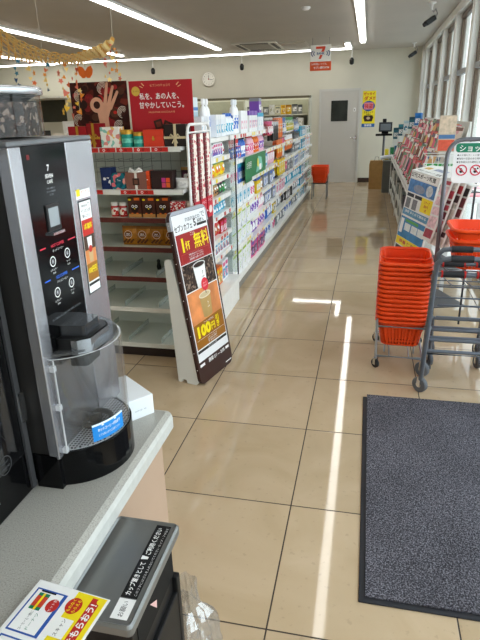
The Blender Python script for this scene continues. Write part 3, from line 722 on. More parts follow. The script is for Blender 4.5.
# ---------------------------------------------------------------- aisle gondola, bay by bay
STEEL = mat('c6c6be', .4, .2, .04)
def bay(y0, y1, levels, label, back=1.42, deck=.151, deckx=-1.10, grid=False):
    W = y1 - y0; t = thing('shelf_unit', label, 'shelf unit', (-1.1, (y0 + y1) / 2, 0), 0, None)
    Tm = Matrix.Translation((1.1, -(y0 + y1) / 2, 0))
    mb = MB(Tm); mb.box(-1.50, y0, 0.02, -1.47, y1, back, mat('cfcfc6', .5, 0, .03)); mb.build('back_panel', t)
    mb = MB(Tm); mb.box(-1.49, y0, deck - .06, deckx, y1 - .001, deck - .01, SHELFW); mb.box(-1.47, y0, .0, deckx - .02, y1, deck - .06, mat('8f8a80', .5) if deck < .2 else SHELFW); mb.build('base', t)
    for yy in (y0 + .012,):
        mb = MB(Tm); mb.box(-1.475, yy - .012, 0, -1.445, yy + .012, back, mat('9a9a92', .4, .3)); mb.build('upright', t)
    for z in levels:
        mb = MB(Tm); mb.box(-1.47, y0 + .002, z - .022, -1.105, y1 - .002, z, SHELFW); sh = mb.build('shelf', t)
        mb = MB(Tm); mb.box(-1.106, y0 + .002, z - .034, -1.098, y1 - .002, z + .004, mat('e8e8e4', .3, 0, .02))
        k = y0 + .05
        while k < y1 - .06:
            wv = random.uniform(.03, .06); mb.box(-1.098, k, z - .03, -1.0965, k + wv, z - .002, random.choice([INKW, INKW, INKY, mat('f3e9d0', .4, 0, 0), INKR])); k += wv + random.uniform(.02, .07)
        mb.build('price_rail', sh)
    return t
NEAR = [.50, .645, .82, .955, 1.10, 1.25]
STD = [.36, .56, .76, .97, 1.18]
bay(3.76, 4.50, NEAR, 'first shelf unit of the aisle row, with close-set shelves of small packs', back=1.39, deck=.24, deckx=-1.03)
order = ['second', 'third', 'fourth', 'fifth', 'sixth', 'seventh', 'eighth', 'ninth']
desc = ['holding the big white packs near the floor', 'holding purple laundry packs near the floor', 'with black gloves hung at its top', 'with orange packs hung on hooks', 'with yellow packs hung on hooks', 'with grey and blue household packs', 'with small dark packs', 'last before the back wall']
BY = [4.52 + .87 * k for k in range(9)]
for k in range(8):
    bay(BY[k], BY[k + 1], ([.42, .76, .97, 1.18] if k == 0 else STD) + ([1.39] if k < 2 else []), order[k] + ' aisle shelf unit from the coffee board, ' + desc[k], back=1.42 if k < 2 else (1.50 if k < 6 else 1.20))
# clear end screen between first and second unit
sc_ = thing('end_screen', 'clear upright screen with a dark edge between first and second shelf unit', 'screen', (-1.1, 4.508, 0))
mb = MB(Matrix.Translation((1.1, -4.508, 0))); mb.box(-1.40, 4.506, .25, -1.06, 4.511, 1.36, clear('eef4f2', .4, .03, .12, 'end_screen_sheet')); mb.build('sheet', sc_)
mb = MB(Matrix.Translation((1.1, -4.508, 0))); mb.box(-1.062, 4.503, .22, -1.052, 4.514, 1.37, mat('3c3d3f', .4)); mb.build('edge_profile', sc_)

NAMES = {'box': ('product_box', 'box'), 'tall': ('product_carton', 'carton'), 'bottle': ('plastic_bottle', 'bottle'), 'spray': ('spray_bottle', 'spray bottle'), 'jar': ('lidded_jar', 'jar'),
         'pouch': ('refill_pouch', 'pouch'), 'hang': ('hanging_bag', 'bag'), 'card': ('blister_pack', 'blister pack'), 'glove': ('work_gloves', 'gloves'), 'pack': ('wrapped_pack', 'pack')}
CN = {'f2f4f6': 'white', 'e9eef4': 'pale', 'd94f8a': 'pink', '7a4fb0': 'purple', '2f66c0': 'blue', '3aa7c9': 'light blue', 'c62b2b': 'red', 'e8c81e': 'yellow', 'e87420': 'orange', '3b9a52': 'green', '2a2a2c': 'black',
      '8a8f96': 'grey', 'a8c83a': 'lime', 'b98b5a': 'brown', 'e9b8c8': 'light pink', '1f2f5c': 'navy', '27a08c': 'teal'}
LV = {}
def level_word(levels, z):
    s = sorted(levels); i = min(range(len(s)), key=lambda k: abs(s[k] - z))
    return ['bottom', 'second', 'third', 'fourth', 'fifth', 'sixth', 'top'][i] if i < len(s) - 1 else 'top'
USED = {}; LAST = ['pack']
def run(unit, lvl, z, y, n, kind, col, pal2, w, h, d, gap=.004, x=-1.118, jit=.004, stack=1):
    """n like goods side by side on one shelf; one label and one group for the run"""
    nm, cat = NAMES[kind]; a = random.choice(['print', 'plain'])
    lab = f'{CN[col]} {nm.replace("_", " ")} on the {lvl} shelf of the {unit} aisle unit'
    if lab in USED: lab = f'{CN[col]} {nm.replace("_", " ")} with {CN.get(pal2[0], "coloured")} label on the {lvl} shelf of the {unit} aisle unit'
    k_ = 0
    while lab in USED:
        lab = f'{CN[col]} {nm.replace("_", " ")} {("beside", "past", "left of", "behind")[k_ % 4]} the {LAST[0]} on the {lvl} shelf, {unit} aisle unit'; k_ += 1
        if k_ > 3: LAST[0] = CN[col] + ' run'
    LAST[0] = CN[col] + ' ' + cat
    USED[lab] = 1; grp = lab + ' run'
    for i in range(n):
        for s in range(stack):
            put(nm, kind, (col, pal2[0], pal2[1]), w, h, d, x - random.random() * jit, y + w / 2, z + s * (h + .001), random.uniform(-.07, .07) if kind != 'pack' else 0, lab, cat, grp)
        y += w + gap
    return y
def fill(unit, levels, z, y0, y1, themes, hmax, big=1.0, jit=.01):
    hmax -= .0
    y = y0 + .015
    while True:
        kind, col, p2, w, h, d = random.choice(themes)
        w *= big * random.uniform(.92, 1.1); h = min(hmax, h * random.uniform(.9, 1.08)); h = math.floor(h * 100) / 100; n = random.choice([2, 3, 3, 4])
        w = round(w, 3); h = round(h, 2)
        n = min(n, int((y1 - .01 - y) / (w + .004)))
        if n < 1: break
        y = run(unit, level_word(levels, z), z, y, n, kind, col, p2, w, h, d, jit=jit) + random.uniform(0, .01)
Wt, Pk, Pu, Bl, Lb, Rd, Yl, Or, Gn, Bk, Gy, Lm, Br, Lp, Nv, Te, Pa = 'f2f4f6', 'd94f8a', '7a4fb0', '2f66c0', '3aa7c9', 'c62b2b', 'e8c81e', 'e87420', '3b9a52', '2a2a2c', '8a8f96', 'a8c83a', 'b98b5a', 'e9b8c8', '1f2f5c', '27a08c', 'e9eef4'
# first unit: small confectionery-like packs, mixed colours
TH0 = {.24: [('box', Or, (Br, Yl), .085, .15, .16), ('box', Wt, (Or, Lb), .09, .16, .16), ('box', Wt, (Lb, Pk), .09, .16, .16)],
       .50: [('box', Rd, (Pk, Wt), .09, .10, .16), ('box', Pk, (Wt, Rd), .08, .10, .16), ('box', Wt, (Rd, Lb), .08, .10, .16)],
       .645: [('pouch', Rd, (Br, Wt), .085, .13, .05), ('pouch', Wt, (Rd, Bl), .085, .12, .05), ('box', Rd, (Wt, Pk), .08, .12, .12)],
       .82: [('pouch', Bl, (Wt, Or), .08, .10, .05), ('pouch', Nv, (Or, Wt), .08, .10, .05), ('pouch', Lb, (Wt, Rd), .07, .09, .05)],
       .955: [('pouch', Bk, (Gn, Pk), .08, .11, .05), ('pouch', Gn, (Wt, Bk), .07, .10, .05), ('pouch', Br, (Bk, Gn), .07, .11, .05)],
       1.10: [('pouch', Yl, (Or, Gn), .09, .11, .05), ('pouch', Or, (Yl, Wt), .08, .10, .05), ('pouch', Yl, (Gn, Wt), .08, .10, .05)],
       1.25: [('box', Wt, (Bl, Pk), .06, .10, .10), ('pouch', Wt, (Rd, Gn), .06, .10, .04), ('box', Lp, (Bl, Rd), .05, .09, .08)]}
for z, th in TH0.items(): fill('first', [.24] + NEAR, z, 3.77, 4.49, th, {.24: .2, .50: .115, .645: .135, .82: .105, .955: .115, 1.10: .12, 1.25: .105}[z])
# top of the row: white tall packs
run('first', 'uppermost', 1.392, 3.80, 3, 'tall', Wt, (Lb, Pa), .065, .15, .10)
mb = MB(); mb.box(-1.46, 3.78, 1.36, -1.105, 4.49, 1.39, SHELFW); o = mb.build('shelf'); o.parent = [x for x in COL.objects if x.name == 'shelf_unit'][0]; o.location = (1.1, -4.13, 0)
run('first', 'uppermost', 1.392, 4.01, 2, 'bottle', Wt, (Bl, Wt), .07, .27, .05, x=-1.14); run('first', 'uppermost', 1.392, 4.17, 4, 'tall', Pa, (Lb, Wt), .075, .16, .10)
U2 = STD + [1.39, .15]
run('second', 'top', 1.392, 4.56, 3, 'bottle', Pa, (Lb, Bl), .085, .17, .05); run('second', 'top', 1.392, 4.86, 2, 'bottle', Wt, (Bl, Pa), .08, .28, .05); run('second', 'top', 1.392, 5.05, 3, 'tall', Wt, (Lp, Wt), .09, .19, .1)
run('third', 'top', 1.392, 5.42, 4, 'tall', Wt, (Lp, Pu), .1, .19, .1); run('third', 'top', 1.392, 5.86, 3, 'tall', Pa, (Wt, Lb), .1, .17, .1)
run('third', 'top', 1.565, 5.92, 1, 'tall', Pu, (Wt, Gy), .12, .14, .1)
# second unit: big white packs low down, blue and white goods above
run('second', 'bottom', .141, 4.56, 4, 'pack', Wt, (Pa, Lm), .20, .25, .24, gap=.006); run('second', 'second', .42, 4.56, 4, 'pack', Pa, (Wt, Lm), .2, .155, .24, gap=.006, stack=2)
run('second', 'fourth', .76, 4.55, 5, 'pack', Wt, (Lb, Pa), .165, .175, .24)
run('second', 'fifth', .97, 4.56, 2, 'tall', Wt, (Pk, Wt), .14, .19, .2); run('second', 'fifth', .97, 4.87, 4, 'tall', Bl, (Wt, Lb), .085, .17, .12)
run('second', 'sixth', 1.18, 4.55, 4, 'card', Wt, (Bl, Rd), .08, .17, .03); run('second', 'sixth', 1.18, 4.90, 5, 'bottle', Bl, (Wt, Bk), .07, .18, .05)
# third unit
run('third', 'bottom', .141, 5.41, 5, 'box', Pk, (Bk, Pu), .16, .18, .2); run('third', 'second', .36, 5.42, 3, 'pouch', Pu, (Wt, Lp), .13, .17, .09); run('third', 'second', .36, 5.83, 3, 'pouch', Lp, (Pu, Wt), .13, .17, .09)
run('third', 'third', .56, 5.41, 4, 'pouch', Wt, (Pu, Bl), .12, .17, .08); run('third', 'third', .56, 5.92, 3, 'pouch', Lp, (Wt, Pu), .10, .17, .08)
run('third', 'fourth', .76, 5.42, 3, 'bottle', Wt, (Pk, Rd), .09, .18, .06); run('third', 'fourth', .76, 5.74, 2, 'tall', Yl, (Wt, Bl), .10, .17, .12); run('third', 'fourth', .76, 5.97, 2, 'bottle', Br, (Wt, Pk), .1, .17, .06)
run('third', 'fifth', .97, 5.42, 4, 'hang', Lp, (Or, Rd), .1, .18, .05); run('third', 'fifth', .97, 5.86, 4, 'hang', Bl, (Wt, Lp), .1, .18, .05)
run('third', 'sixth', 1.18, 5.42, 3, 'bottle', Lp, (Pk, Rd), .085, .18, .06); run('third', 'sixth', 1.18, 5.72, 3, 'bottle', Or, (Rd, Wt), .085, .18, .06); run('third', 'sixth', 1.18, 6.0, 3, 'bottle', Lp, (Pu, Wt), .085, .18, .06)
# green hanger board on the second and third unit
gb = thing('hanging_board', 'green board with white print clipped to the price rail of the aisle row', 'sign', (-1.07, 5.3, 1.0))
mb = MB(Matrix.Translation((1.07, -5.3, -1.0)) @ frame((-1.075, 4.98, .985), (0, 1, 0), (0, 0, 1)))
mb.box(0, 0, -.004, 1.05, .20, 0, mat('2f7a4e', .4, 0, .05)); mb.box(0, -.03, -.004, .30, .0, 0, mat('2b6a47', .4, 0, .05)); mb.build('board', gb)
mb = MB(Matrix.Translation((1.07, -5.3, -1.0)) @ frame((-1.0735, 4.98, .985), (0, 1, 0), (0, 0, 1)))
mb.text('お徳用', .16, .12, .07, INKW, w=.22); mb.poly([(.5, .02), (.86, .04), (.80, .15), (.62, .17)], mat('7fc3b0', .4, 0, 0)); mb.ell(.60, .11, .035, .045, INKY, .001).rect(.66, .03, .78, .09, INKW, .001); mb.build('board_print', gb)
# remaining units, coarser
sets = {3: [('pouch', Bl, (Wt, Lb)), ('pouch', Pa, (Bl, Wt)), ('box', Gy, (Wt, Bl)), ('bottle', Pa, (Lb, Bl)), ('box', Yl, (Wt, Bk)), ('pouch', Wt, (Pk, Rd))],
        4: [('pouch', Gy, (Wt, Lb)), ('box', Rd, (Wt, Bk)), ('bottle', Lb, (Wt, Bl)), ('box', Wt, (Lp, Pk)), ('pouch', Bk, (Gy, Wt))],
        5: [('pouch', Lb, (Wt, Gy)), ('box', Gy, (Bk, Wt)), ('box', Bk, (Gy, Wt)), ('pouch', Wt, (Bl, Lb))],
        6: [('box', Pa, (Gy, Bl)), ('pouch', Gy, (Wt, Bk)), ('pouch', Lb, (Wt, Gy))], 7: [('box', Wt, (Gy, Lb)), ('pouch', Pa, (Gy, Wt)), ('box', Lb, (Wt, Gy))],
        8: [('box', Pa, (Wt, Or)), ('box', Wt, (Gn, Bk)), ('pouch', Wt, (Gy, Yl))], 9: [('box', Gy, (Wt, Bl)), ('box', Wt, (Rd, Gy))]}
for u in range(3, 9):
    y0, y1 = BY[u - 1], BY[u]
    nm = order[u - 1]
    for z in [.141, .36, .56, .76] + ([.97, 1.18] if u >= 7 else []) + ([.97] if u in (3, 6, 7) else []):
        fill(nm, STD + [.141], z, y0, y1, [(k, c, p, .15, .17, .10 if k != 'pouch' else .07) for k, c, p in sets[u]], .17, big=1.25 if u > 3 else 1.05, jit=.03)
# hooks and hanging goods on units three to seven
def hangrun(unit, z, y, n, kind, col, pal2, w, h, d, name, lab, cat, xo=-1.12):
    for i in range(n):
        yy = y + w / 2 + i * (w + .012)
        mb = MB(Matrix.Translation((-xo, -yy, -z))); mb.cyl((-1.47, yy, z + .012), (xo + .012, yy, z + .012), .003, CHROME, 6); mb.cyl((xo + .012, yy, z + .012), (xo + .018, yy, z + .028), .003, CHROME, 6)
        hk = mb.build('display_hook'); hk.location = (xo, yy, z); tag(hk, 'wire hook holding the ' + lab, 'hook', 'hooks for the ' + lab)
        for q in range(2):
            put(name, kind, (col, pal2[0], pal2[1]), w, h, d, xo - .05 * q, yy, z - h, 0, lab, cat, lab + ' run')
hangrun('fourth', 1.47, 6.30, 3, 'card', Rd, (Wt, Pk), .09, .15, .02, 'blister_pack', 'red blister pack hung at the top of the fourth aisle unit', 'blister pack', -1.10)
hangrun('fourth', 1.46, 6.62, 3, 'glove', Bk, (Gy, Wt), .13, .21, .02, 'work_gloves', 'black gloves hung at the top of the fourth aisle unit', 'gloves', -1.09)
hangrun('fourth', 1.17, 6.16, 6, 'hang', Lp, (Wt, Rd), .12, .18, .03, 'hanging_bag', 'light pink bag hung below the black gloves', 'bag')
hangrun('fifth', 1.50, 7.06, 3, 'hang', Or, (Br, Or), .15, .24, .03, 'hanging_bag', 'orange bag hung at the top of the fifth aisle unit', 'bag', -1.10)
hangrun('fifth', 1.50, 7.56, 2, 'card', Gy, (Wt, Bl), .12, .22, .02, 'blister_pack', 'grey blister pack hung beside the orange bags', 'blister pack')
hangrun('fifth', 1.24, 7.05, 3, 'hang', Or, (Yl, Or), .15, .22, .03, 'hanging_bag', 'orange bag hung in the middle row of the fifth aisle unit', 'bag', -1.10)
hangrun('fifth', 1.24, 7.56, 2, 'hang', Wt, (Lb, Pk), .13, .22, .03, 'hanging_bag', 'white bag hung beside the middle row of orange bags', 'bag')
hangrun('fifth', 1.00, 7.03, 3, 'pack', Yl, (Yl, Wt), .17, .19, .03, 'wrapped_pack', 'yellow pack hung in the lowest row of the fifth aisle unit', 'pack', -1.08)
hangrun('sixth', 1.50, 7.92, 5, 'card', Wt, (Yl, Gn), .13, .20, .02, 'blister_pack', 'white blister pack hung at the top of the sixth aisle unit', 'blister pack')
hangrun('sixth', 1.26, 7.92, 5, 'hang', Or, (Yl, Wt), .14, .20, .03, 'hanging_bag', 'amber bag hung in the sixth aisle unit', 'bag')
hangrun('seventh', 1.46, 8.80, 4, 'card', Bl, (Wt, Gy), .11, .17, .02, 'blister_pack', 'blue blister pack hung at the top of the seventh aisle unit', 'blister pack')
hangrun('seventh', 1.26, 8.80, 5, 'card', Gy, (Wt, Bk), .13, .20, .02, 'blister_pack', 'grey blister pack hung in the seventh aisle unit', 'blister pack')
hangrun('sixth', 1.0, 7.0 + .92, 1, 'hang', Pk, (Rd, Wt), .2, .2, .03, 'hanging_bag', 'pink bag hung low in the sixth aisle unit', 'bag')
run('fourth', 'sixth', 1.0, 6.2, 1, 'pack', Lb, (Wt, Bl), .2, .15, .1)
# blue boards poking out over the row
ps = thing('topper_card', 'pale blue topper card with a blue line behind the white bottles', 'sign', (-1.40, 4.35, 1.39))
mb = MB(); mb.box(-.002, -.42, 0, .002, .30, .30, mat('dfe9ec', .4, 0, .04)); mb.build('card', ps)
mb = MB(frame((.0026, -.42, 0), (0, 1, 0), (0, 0, 1))); mb.rect(.0, .20, .72, .225, mat('3f7fc0', .4, 0, 0)).rect(.0, .15, .72, .19, mat('b6d2de', .4, 0, 0)).text('うるおいケア', .34, .26, .05, INKB, w=.4); mb.build('card_print', ps)

# ---------------------------------------------------------------- end unit facing the counter: gift chocolates
EX0, EX1, EY = -2.06, -1.075, 3.18
EL = [.10, .358, .57, .767, .955, 1.129, 1.379]
eu = thing('end_shelf_unit', 'white end shelf unit facing the counter with chocolates above empty lower shelves', 'shelf unit', (-1.6, EY + .2, 0))
Te_ = Matrix.Translation((1.6, -EY - .2, 0))
EMPT = mat('c9cdc2', .4, 0, .03, 3)
mb = MB(Te_); mb.box(EX0, EY + .40, 0, EX1, EY + .42, 1.38, EMPT); mb.build('back_panel', eu)
mb = MB(Te_); mb.box(EX0, EY + .02, 0, EX1, EY + .42, .07, mat('2e2420', .5)); mb.build('kickboard', eu)
for xx in (EX0, EX1 - .02):
    mb = MB(Te_); mb.box(xx, EY + .33, 0, xx + .02, EY + .44, 1.42, mat('bcbcb4', .4, .2)); mb.build('upright', eu)
for i, z in enumerate(EL):
    mb = MB(Te_); mb.box(EX0, EY + .005, z - .02, EX1, EY + .40, z, EMPT if i < 5 else SHELFW); sh = mb.build('shelf', eu)
    mb = MB(Te_); mb.box(EX0, EY - .004, z - .028, EX1, EY + .005, z + .002, mat('dcdcd2', .35) if i in (0, 1) else (mat('5c2b26', .45, 0, .2, 30) if i in (2, 3, 4) else mat('d9d9d2', .35))); mb.build('price_rail', sh)
    if i >= 5:
        mb = MB(Te_ @ frame((EX0, EY - .0045, z - .03), (1, 0, 0), (0, 0, 1)))
        x = .02
        while x < .9:
            if i == 6 or random.random() < .55:
                mb.rect(x, .004, x + .105, .030, INKR); mb.ring(x + .03, .017, .005, .008, INKW, .0004).ring(x + .06, .017, .004, .007, mat('3a1613', .4, 0, 0), .0004)
            x += .112
        mb.build('rail_ribbon', sh)
for q, (xx, z) in enumerate([(-1.92 + .075 * k, 1.29) for k in range(8)] + [(-1.9 + .07 * k, 1.24) for k in range(8)]):
    mb = MB(Te_); mb.cyl((xx, EY + .40, z), (xx, EY + .16, z), .002, CHROME, 5); mb.cyl((xx, EY + .16, z), (xx, EY + .15, z + .015), .002, CHROME, 5); mb.build('hook', eu)
mb = MB(Te_)
for k in range(14):
    xx = EX0 + .03 + k * .068; mb.cyl((xx, EY + .396, 1.14), (xx, EY + .396, 1.37), .0015, mat('6f7268', .4, .3), 4)
for k in range(3): mb.cyl((EX0 + .02, EY + .394, 1.20 + .07 * k), (EX1 - .02, EY + .394, 1.20 + .07 * k), .0015, mat('6f7268', .4, .3), 4)
mb.build('wire_grid', eu)
for i, z in enumerate((.10, .358, .57)):
    for k in range(3):
        mb = MB(Te_); xx = -1.78 + .24 * k; mb.box(xx, EY + .02, z, xx + .003, EY + .38, z + .035, clear('e8efe9', .4, .05, .25, 'divider_plastic')); mb.build('divider', eu)
RZ = -PI / 2
GOLD = mat('c79a3a', .3, .6, .05); CREAM = mat('d8c7a0', .5, 0, .05)
def exx(px): return -1.366 + (px - 128) * .00605
def gift(x0, x1, z, h, d, body, ribbon, label, bow=True, y=EY + .03, name='gift_box', lid=None, cross=True):
    w = x1 - x0; t = thing(name, label, 'gift box', ((x0 + x1) / 2, y, z + .0008))
    mb = MB(); mb.box(-w / 2, 0, 0, w / 2, d, h * .96, body); mb.build('box', t, .002)
    mb = MB(); mb.box(-w / 2 - .001, -.001, h * .62, w / 2 + .001, d + .001, h, lid or body); mb.build('lid', t, .002)
    if ribbon:
        mb = MB(); mb.box(-.008, -.0022, 0, .008, d + .002, h + .0012, ribbon)
        if cross: mb.box(-w / 2 - .002, -.0026, h * .35, w / 2 + .002, -.001, h * .35 + .014, ribbon)
        mb.build('ribbon', t)
        if bow:
            mb = MB()
            for s in (-1, 1):
                mb.tube([(0, -.008, h * .40), (s * .022, -.014, h * .55), (s * .034, -.012, h * .44), (0, -.008, h * .38)], .005, ribbon, 6); mb.tube([(0, -.008, h * .4), (s * .016, -.010, h * .15)], .004, ribbon, 6)
            mb.build('bow', t)
    return t
z = EL[6]
RDB = mat('9e1820', .35, 0, .08)
gift(exx(56), exx(75.5), z, .125, .09, RDB, GOLD, 'dark red gift box tied with a gold bow, nearest the silver coffee machine')
gift(exx(76.5), exx(90), z, .140, .09, mat('8e141c', .35, 0, .08), GOLD, 'taller dark red gift box with gold ribbon under the hand poster')
gift(exx(91), exx(111), z, .118, .08, printed(['f0ebe0', 'e58f86', '8cc4b4', 'f3efe6', 'e9c267'], 45, .5), None, 'cream gift box patterned in pink and green on the top chocolate shelf')
def tin(x, w, h, label):
    t = thing('tea_tin', label, 'tin', (x, EY + .03 + w / 2, z + .0008)); mb = MB(); r = w / 2
    mb.lathe([(r, 0), (r, h * .74)], mat('1d9483', .35, .1, .1, 30), 20); mb.build('tin_body', t); mb = MB(); mb.lathe([(r + .001, h * .74), (r + .001, h * .97), (r - .003, h)], GOLD, 20); mb.build('lid', t)
    mb = MB(); mb.lathe([(r + .0006, h * .25), (r + .0006, h * .5)], mat('6cc4b0', .4, 0, .3, 60), 20, caps=False); mb.build('label', t)
tin(exx(117), .075, .10, 'bigger green tin with a gold lid beside the cream gift box'); tin(exx(130), .07, .085, 'smaller green tin with a gold lid beside the orange-red box')
t = gift(exx(136.5), exx(157.5), z, .098, .09, mat('d8402a', .4, 0, .04), None, 'orange-red gift box with a small gold crest on the top chocolate shelf')
mb = MB(frame((0, -.0015, .05), (1, 0, 0), (0, 0, 1))); mb.rect(-.008, -.014, .008, .002, GOLD).ell(0, .006, .005, .006, GOLD); mb.build('crest', t)
gift(exx(158.5), exx(181), z, .125, .09, mat('2a2120', .4, 0, .05), CREAM, 'black gift box tied with a beige bow on the top chocolate shelf')
z = EL[5]
put('paper_bag', 'tall', ('1f2f5c', '1f2f5c', '1f2f5c'), .07, .13, .08, exx(92), EY + .03, z, RZ, 'navy bag standing at the machine end of the second chocolate shelf', 'bag')
t = thing('octagonal_box', 'octagonal teal box with pink fruit print on the second chocolate shelf', 'gift box', (exx(105), EY + .03, z + .0008))
mb = MB(frame((0, 0, 0), (1, 0, 0), (0, 0, 1))); oc = [(-.046, .018), (-.032, 0), (.032, 0), (.046, .018), (.046, .075), (.032, .098), (-.032, .098), (-.046, .075)]
mb.prism(oc, -.05, 0, printed(['1c6c78', 'dd6e74', '17505f', 'e9998c', '1c6c78'], 38, .4)); mb.build('box', t); mb = MB(frame((0, -.001, 0), (1, 0, 0), (0, 0, 1))); mb.ell(.006, .055, .026, .020, mat('1b5560', .4, 0, 0)); mb.text('Tea', .006, .055, .015, INKW, .0004); mb.build('label', t)
t = gift(exx(113.5), exx(136), z, .105, .09, mat('84574a', .4, 0, .08), mat('e8e2da', .5), 'brown gift box with a dark square window and white bow', bow=False, cross=False)
mb = MB(frame((0, -.003, .045), (1, 0, 0), (0, 0, 1))); mb.rect(-.022, -.02, .022, .022, mat('3c231d', .3, 0, 0)); mb.rect(-.012, -.012, .012, .012, mat('6a4436', .3, 0, 0), .0005); mb.build('window', t)
mb = MB(); mb.tube([(0, .0, .105), (-.03, -.006, .125), (-.045, 0, .108), (0, 0, .105), (.03, -.006, .128), (.045, 0, .112), (0, 0, .105)], .008, mat('efece6', .5), 6); mb.build('bow', t)
put('product_carton', 'tall', ('d2461f', 'b93d1c', 'e0522a'), .022, .11, .08, exx(138), EY + .03, z, RZ, 'narrow orange carton beside the brown gift box', 'carton')
t = gift(exx(141), exx(164), z, .11, .08, mat('30201f', .4, 0, .05), None, 'dark assortment box with four pink and orange squares')
mb = MB(frame((0, -.0015, .04), (1, 0, 0), (0, 0, 1)))
for a, b, c in ((0, .002, 'd64a6e'), (.028, .002, 'e0662c'), (0, .032, 'c23a86'), (.028, .032, 'e4552f')): mb.rect(a, b - .03, a + .025, b - .003, mat(c, .35, 0, .06, 80))
mb.build('chocolates', t)
put('snack_pouch', 'pouch', ('3a1d2c', '7b3a5a', 'b0803a'), .085, .12, .04, exx(173), EY + .15, z + .0, RZ, 'dark purple pouch behind the white bag', 'pouch')
put('snack_pouch', 'pouch', ('ecebe8', 'd8d8d6', 'ffffff'), .095, .065, .05, exx(173), EY + .05, z, RZ, 'low white bag lying at the aisle end of the second chocolate shelf', 'bag')
z = EL[4]
for k, (px, lb) in enumerate(((95.5, 'red lidded jar closest to the coffee machine'), (105, 'red lidded jar beside the brown bird boxes'))):
    put('lidded_jar', 'jar', ('b3261f', 'e8d9c8', 'd8d4cc'), .052, .09, .05, exx(px), EY + .04, z, RZ, lb, 'jar')
BIRD = mat('452016', .4, 0, .1, 30)
for k, px in enumerate((120.5, 136, 151.5)):
    t = thing('chocolate_box', 'brown snack box printed with a round-eyed bird, on the third chocolate shelf', 'box', (exx(px), EY + .03, z + .0008), 0, 'brown bird boxes')
    mb = MB(); mb.box(-.044, 0, 0, .044, .05, .125, BIRD); mb.build('box', t, .001)
    mb = MB(frame((0, -.001, 0), (1, 0, 0), (0, 0, 1)))
    mb.rect(-.042, .0, .042, .022, mat('b98346', .4, 0, .05)).rect(0, .106, .036, .122, INKO, .0003); mb.ell(0, .06, .027, .030, mat('23110c', .4, 0, 0), .0003)
    for s in (-.011, .011): mb.ell(s, .069, .009, .009, INKW, .0006).ell(s, .069, .005, .005, INKK, .0009)
    mb.poly([(-.006, .058), (.006, .058), (0, .048)], INKY, .0009).ell(-.030, .11, .01, .006, INKY, .0005).ell(-.018, .025, .008, .004, INKO, .0007).ell(.016, .025, .008, .004, INKO, .0007); mb.build('box_print', t)
DOT = printed(['c02c30', 'f0e6e0', 'c02c30'], 110, .4)
put('product_box', 'box', (DOT, DOT, DOT), .092, .10, .05, exx(167.5), EY + .03, z, RZ, 'red dotted gift box at the aisle end of the third chocolate shelf', 'box')
put('product_box', 'box', ('c9b7a4', 'b9a18a', 'e0d4c4'), .04, .10, .05, exx(179.5), EY + .05, z, RZ, 'beige narrow box beside the red dotted one', 'box')
z = EL[3]
GP = mat('b3761f', .3, .15, .15, 50)
for k, px in enumerate((108.5, 124.5, 140.5, 156)):
    t = thing('chocolate_pouch', 'golden brown chocolate pouch in the row of four', 'pouch', (exx(px), EY + .055, z + .0008), RZ, 'golden chocolate pouches')
    o = bpy.data.objects.new('pouch', goods('pouch', (GP, GP, mat('8e5a16', .3, .1, .1)), .096, .125, .045)); COL.objects.link(o); o.parent = t
    mb = MB(frame((.0005, 0, 0), (0, 1, 0), (0, 0, 1))); mb.ell(0, .072, .026, .017, mat('7a4a20', .4, 0, 0)).ring(0, .072, .024, .026, INKW, .0004).text('MILK', 0, .076, .011, INKW, .0005, bold=.02).text('CHOCO', 0, .066, .009, INKW, .0005, bold=.02)
    for q in range(9): mb.ell(-.032 + .008 * q, .022 + .008 * ((q * 7) % 3), .008, .006, mat('5b3015', .4, 0, 0), .0003 * (1 + q % 2))
    mb.build('label', t)
mb = MB(); mb.lathe([(.012, 0), (.016, .02), (.010, .05), (.013, .06), (.006, .072)], BLACK, 12); o = mb.build('figurine'); o.location = (exx(131), EY + .2, EL[2] + .0008); tag(o, 'small black figure left alone on the first empty shelf under the pouches', 'figurine')
put('price_card', 'box', (printed(['6b3a2c', 'a35a3c', '3f2620'], 60), 'c9a88a', '7b4030'), .20, .07, .01, exx(120), EY + .37, EL[1] + .1, RZ, 'reddish picture card fixed at the back of an empty shelf', 'card')
put('price_card', 'box', (printed(['a69a62', '6e6a44', 'c9bf86'], 60), 'b9ae74', '8a7d46'), .20, .06, .01, exx(121), EY + .37, EL[0] + .12, RZ, 'olive picture card fixed at the back of the low empty shelf', 'card')

# hanging strips on the aisle side of the end unit
hr = thing('strip_rack', 'white wire frame rack holding three tall brown and pink candy strips', 'rack', (-1.085, 3.5, 0))
TH = Matrix.Translation((1.085, -3.5, 0)); WW = mat('e8e8e6', .35)
mb = MB(TH); mb.tube([(-1.035, 3.20, .01), (-1.035, 3.20, 1.45), (-1.035, 3.215, 1.485), (-1.035, 3.25, 1.50), (-1.03, 3.60, 1.50), (-1.03, 3.645, 1.485), (-1.03, 3.66, 1.45), (-1.03, 3.66, .01)], .009, WW, 8); mb.build('outer_frame', hr)
mb = MB(TH)
for k in range(25): mb.cyl((-1.035, 3.20, .06 + .055 * k), (-1.050, 3.25, .06 + .055 * k), .0035, WW, 5)
mb.cyl((-1.050, 3.25, .03), (-1.050, 3.25, 1.46), .004, WW, 6); mb.build('ladder_side', hr)
for zz in (1.455, .95, .45, .08):
    mb = MB(TH); mb.cyl((-1.035, 3.21, zz), (-1.03, 3.65, zz), .006, WW, 6); mb.build('cross_bar', hr)
STRP = printed(['f1e6da', 'ead9cc', 'f4ece4', 'ead9cc', 'c8505e'], 60, .5); STRB = mat('5f2226', .4, 0, .15, 60)
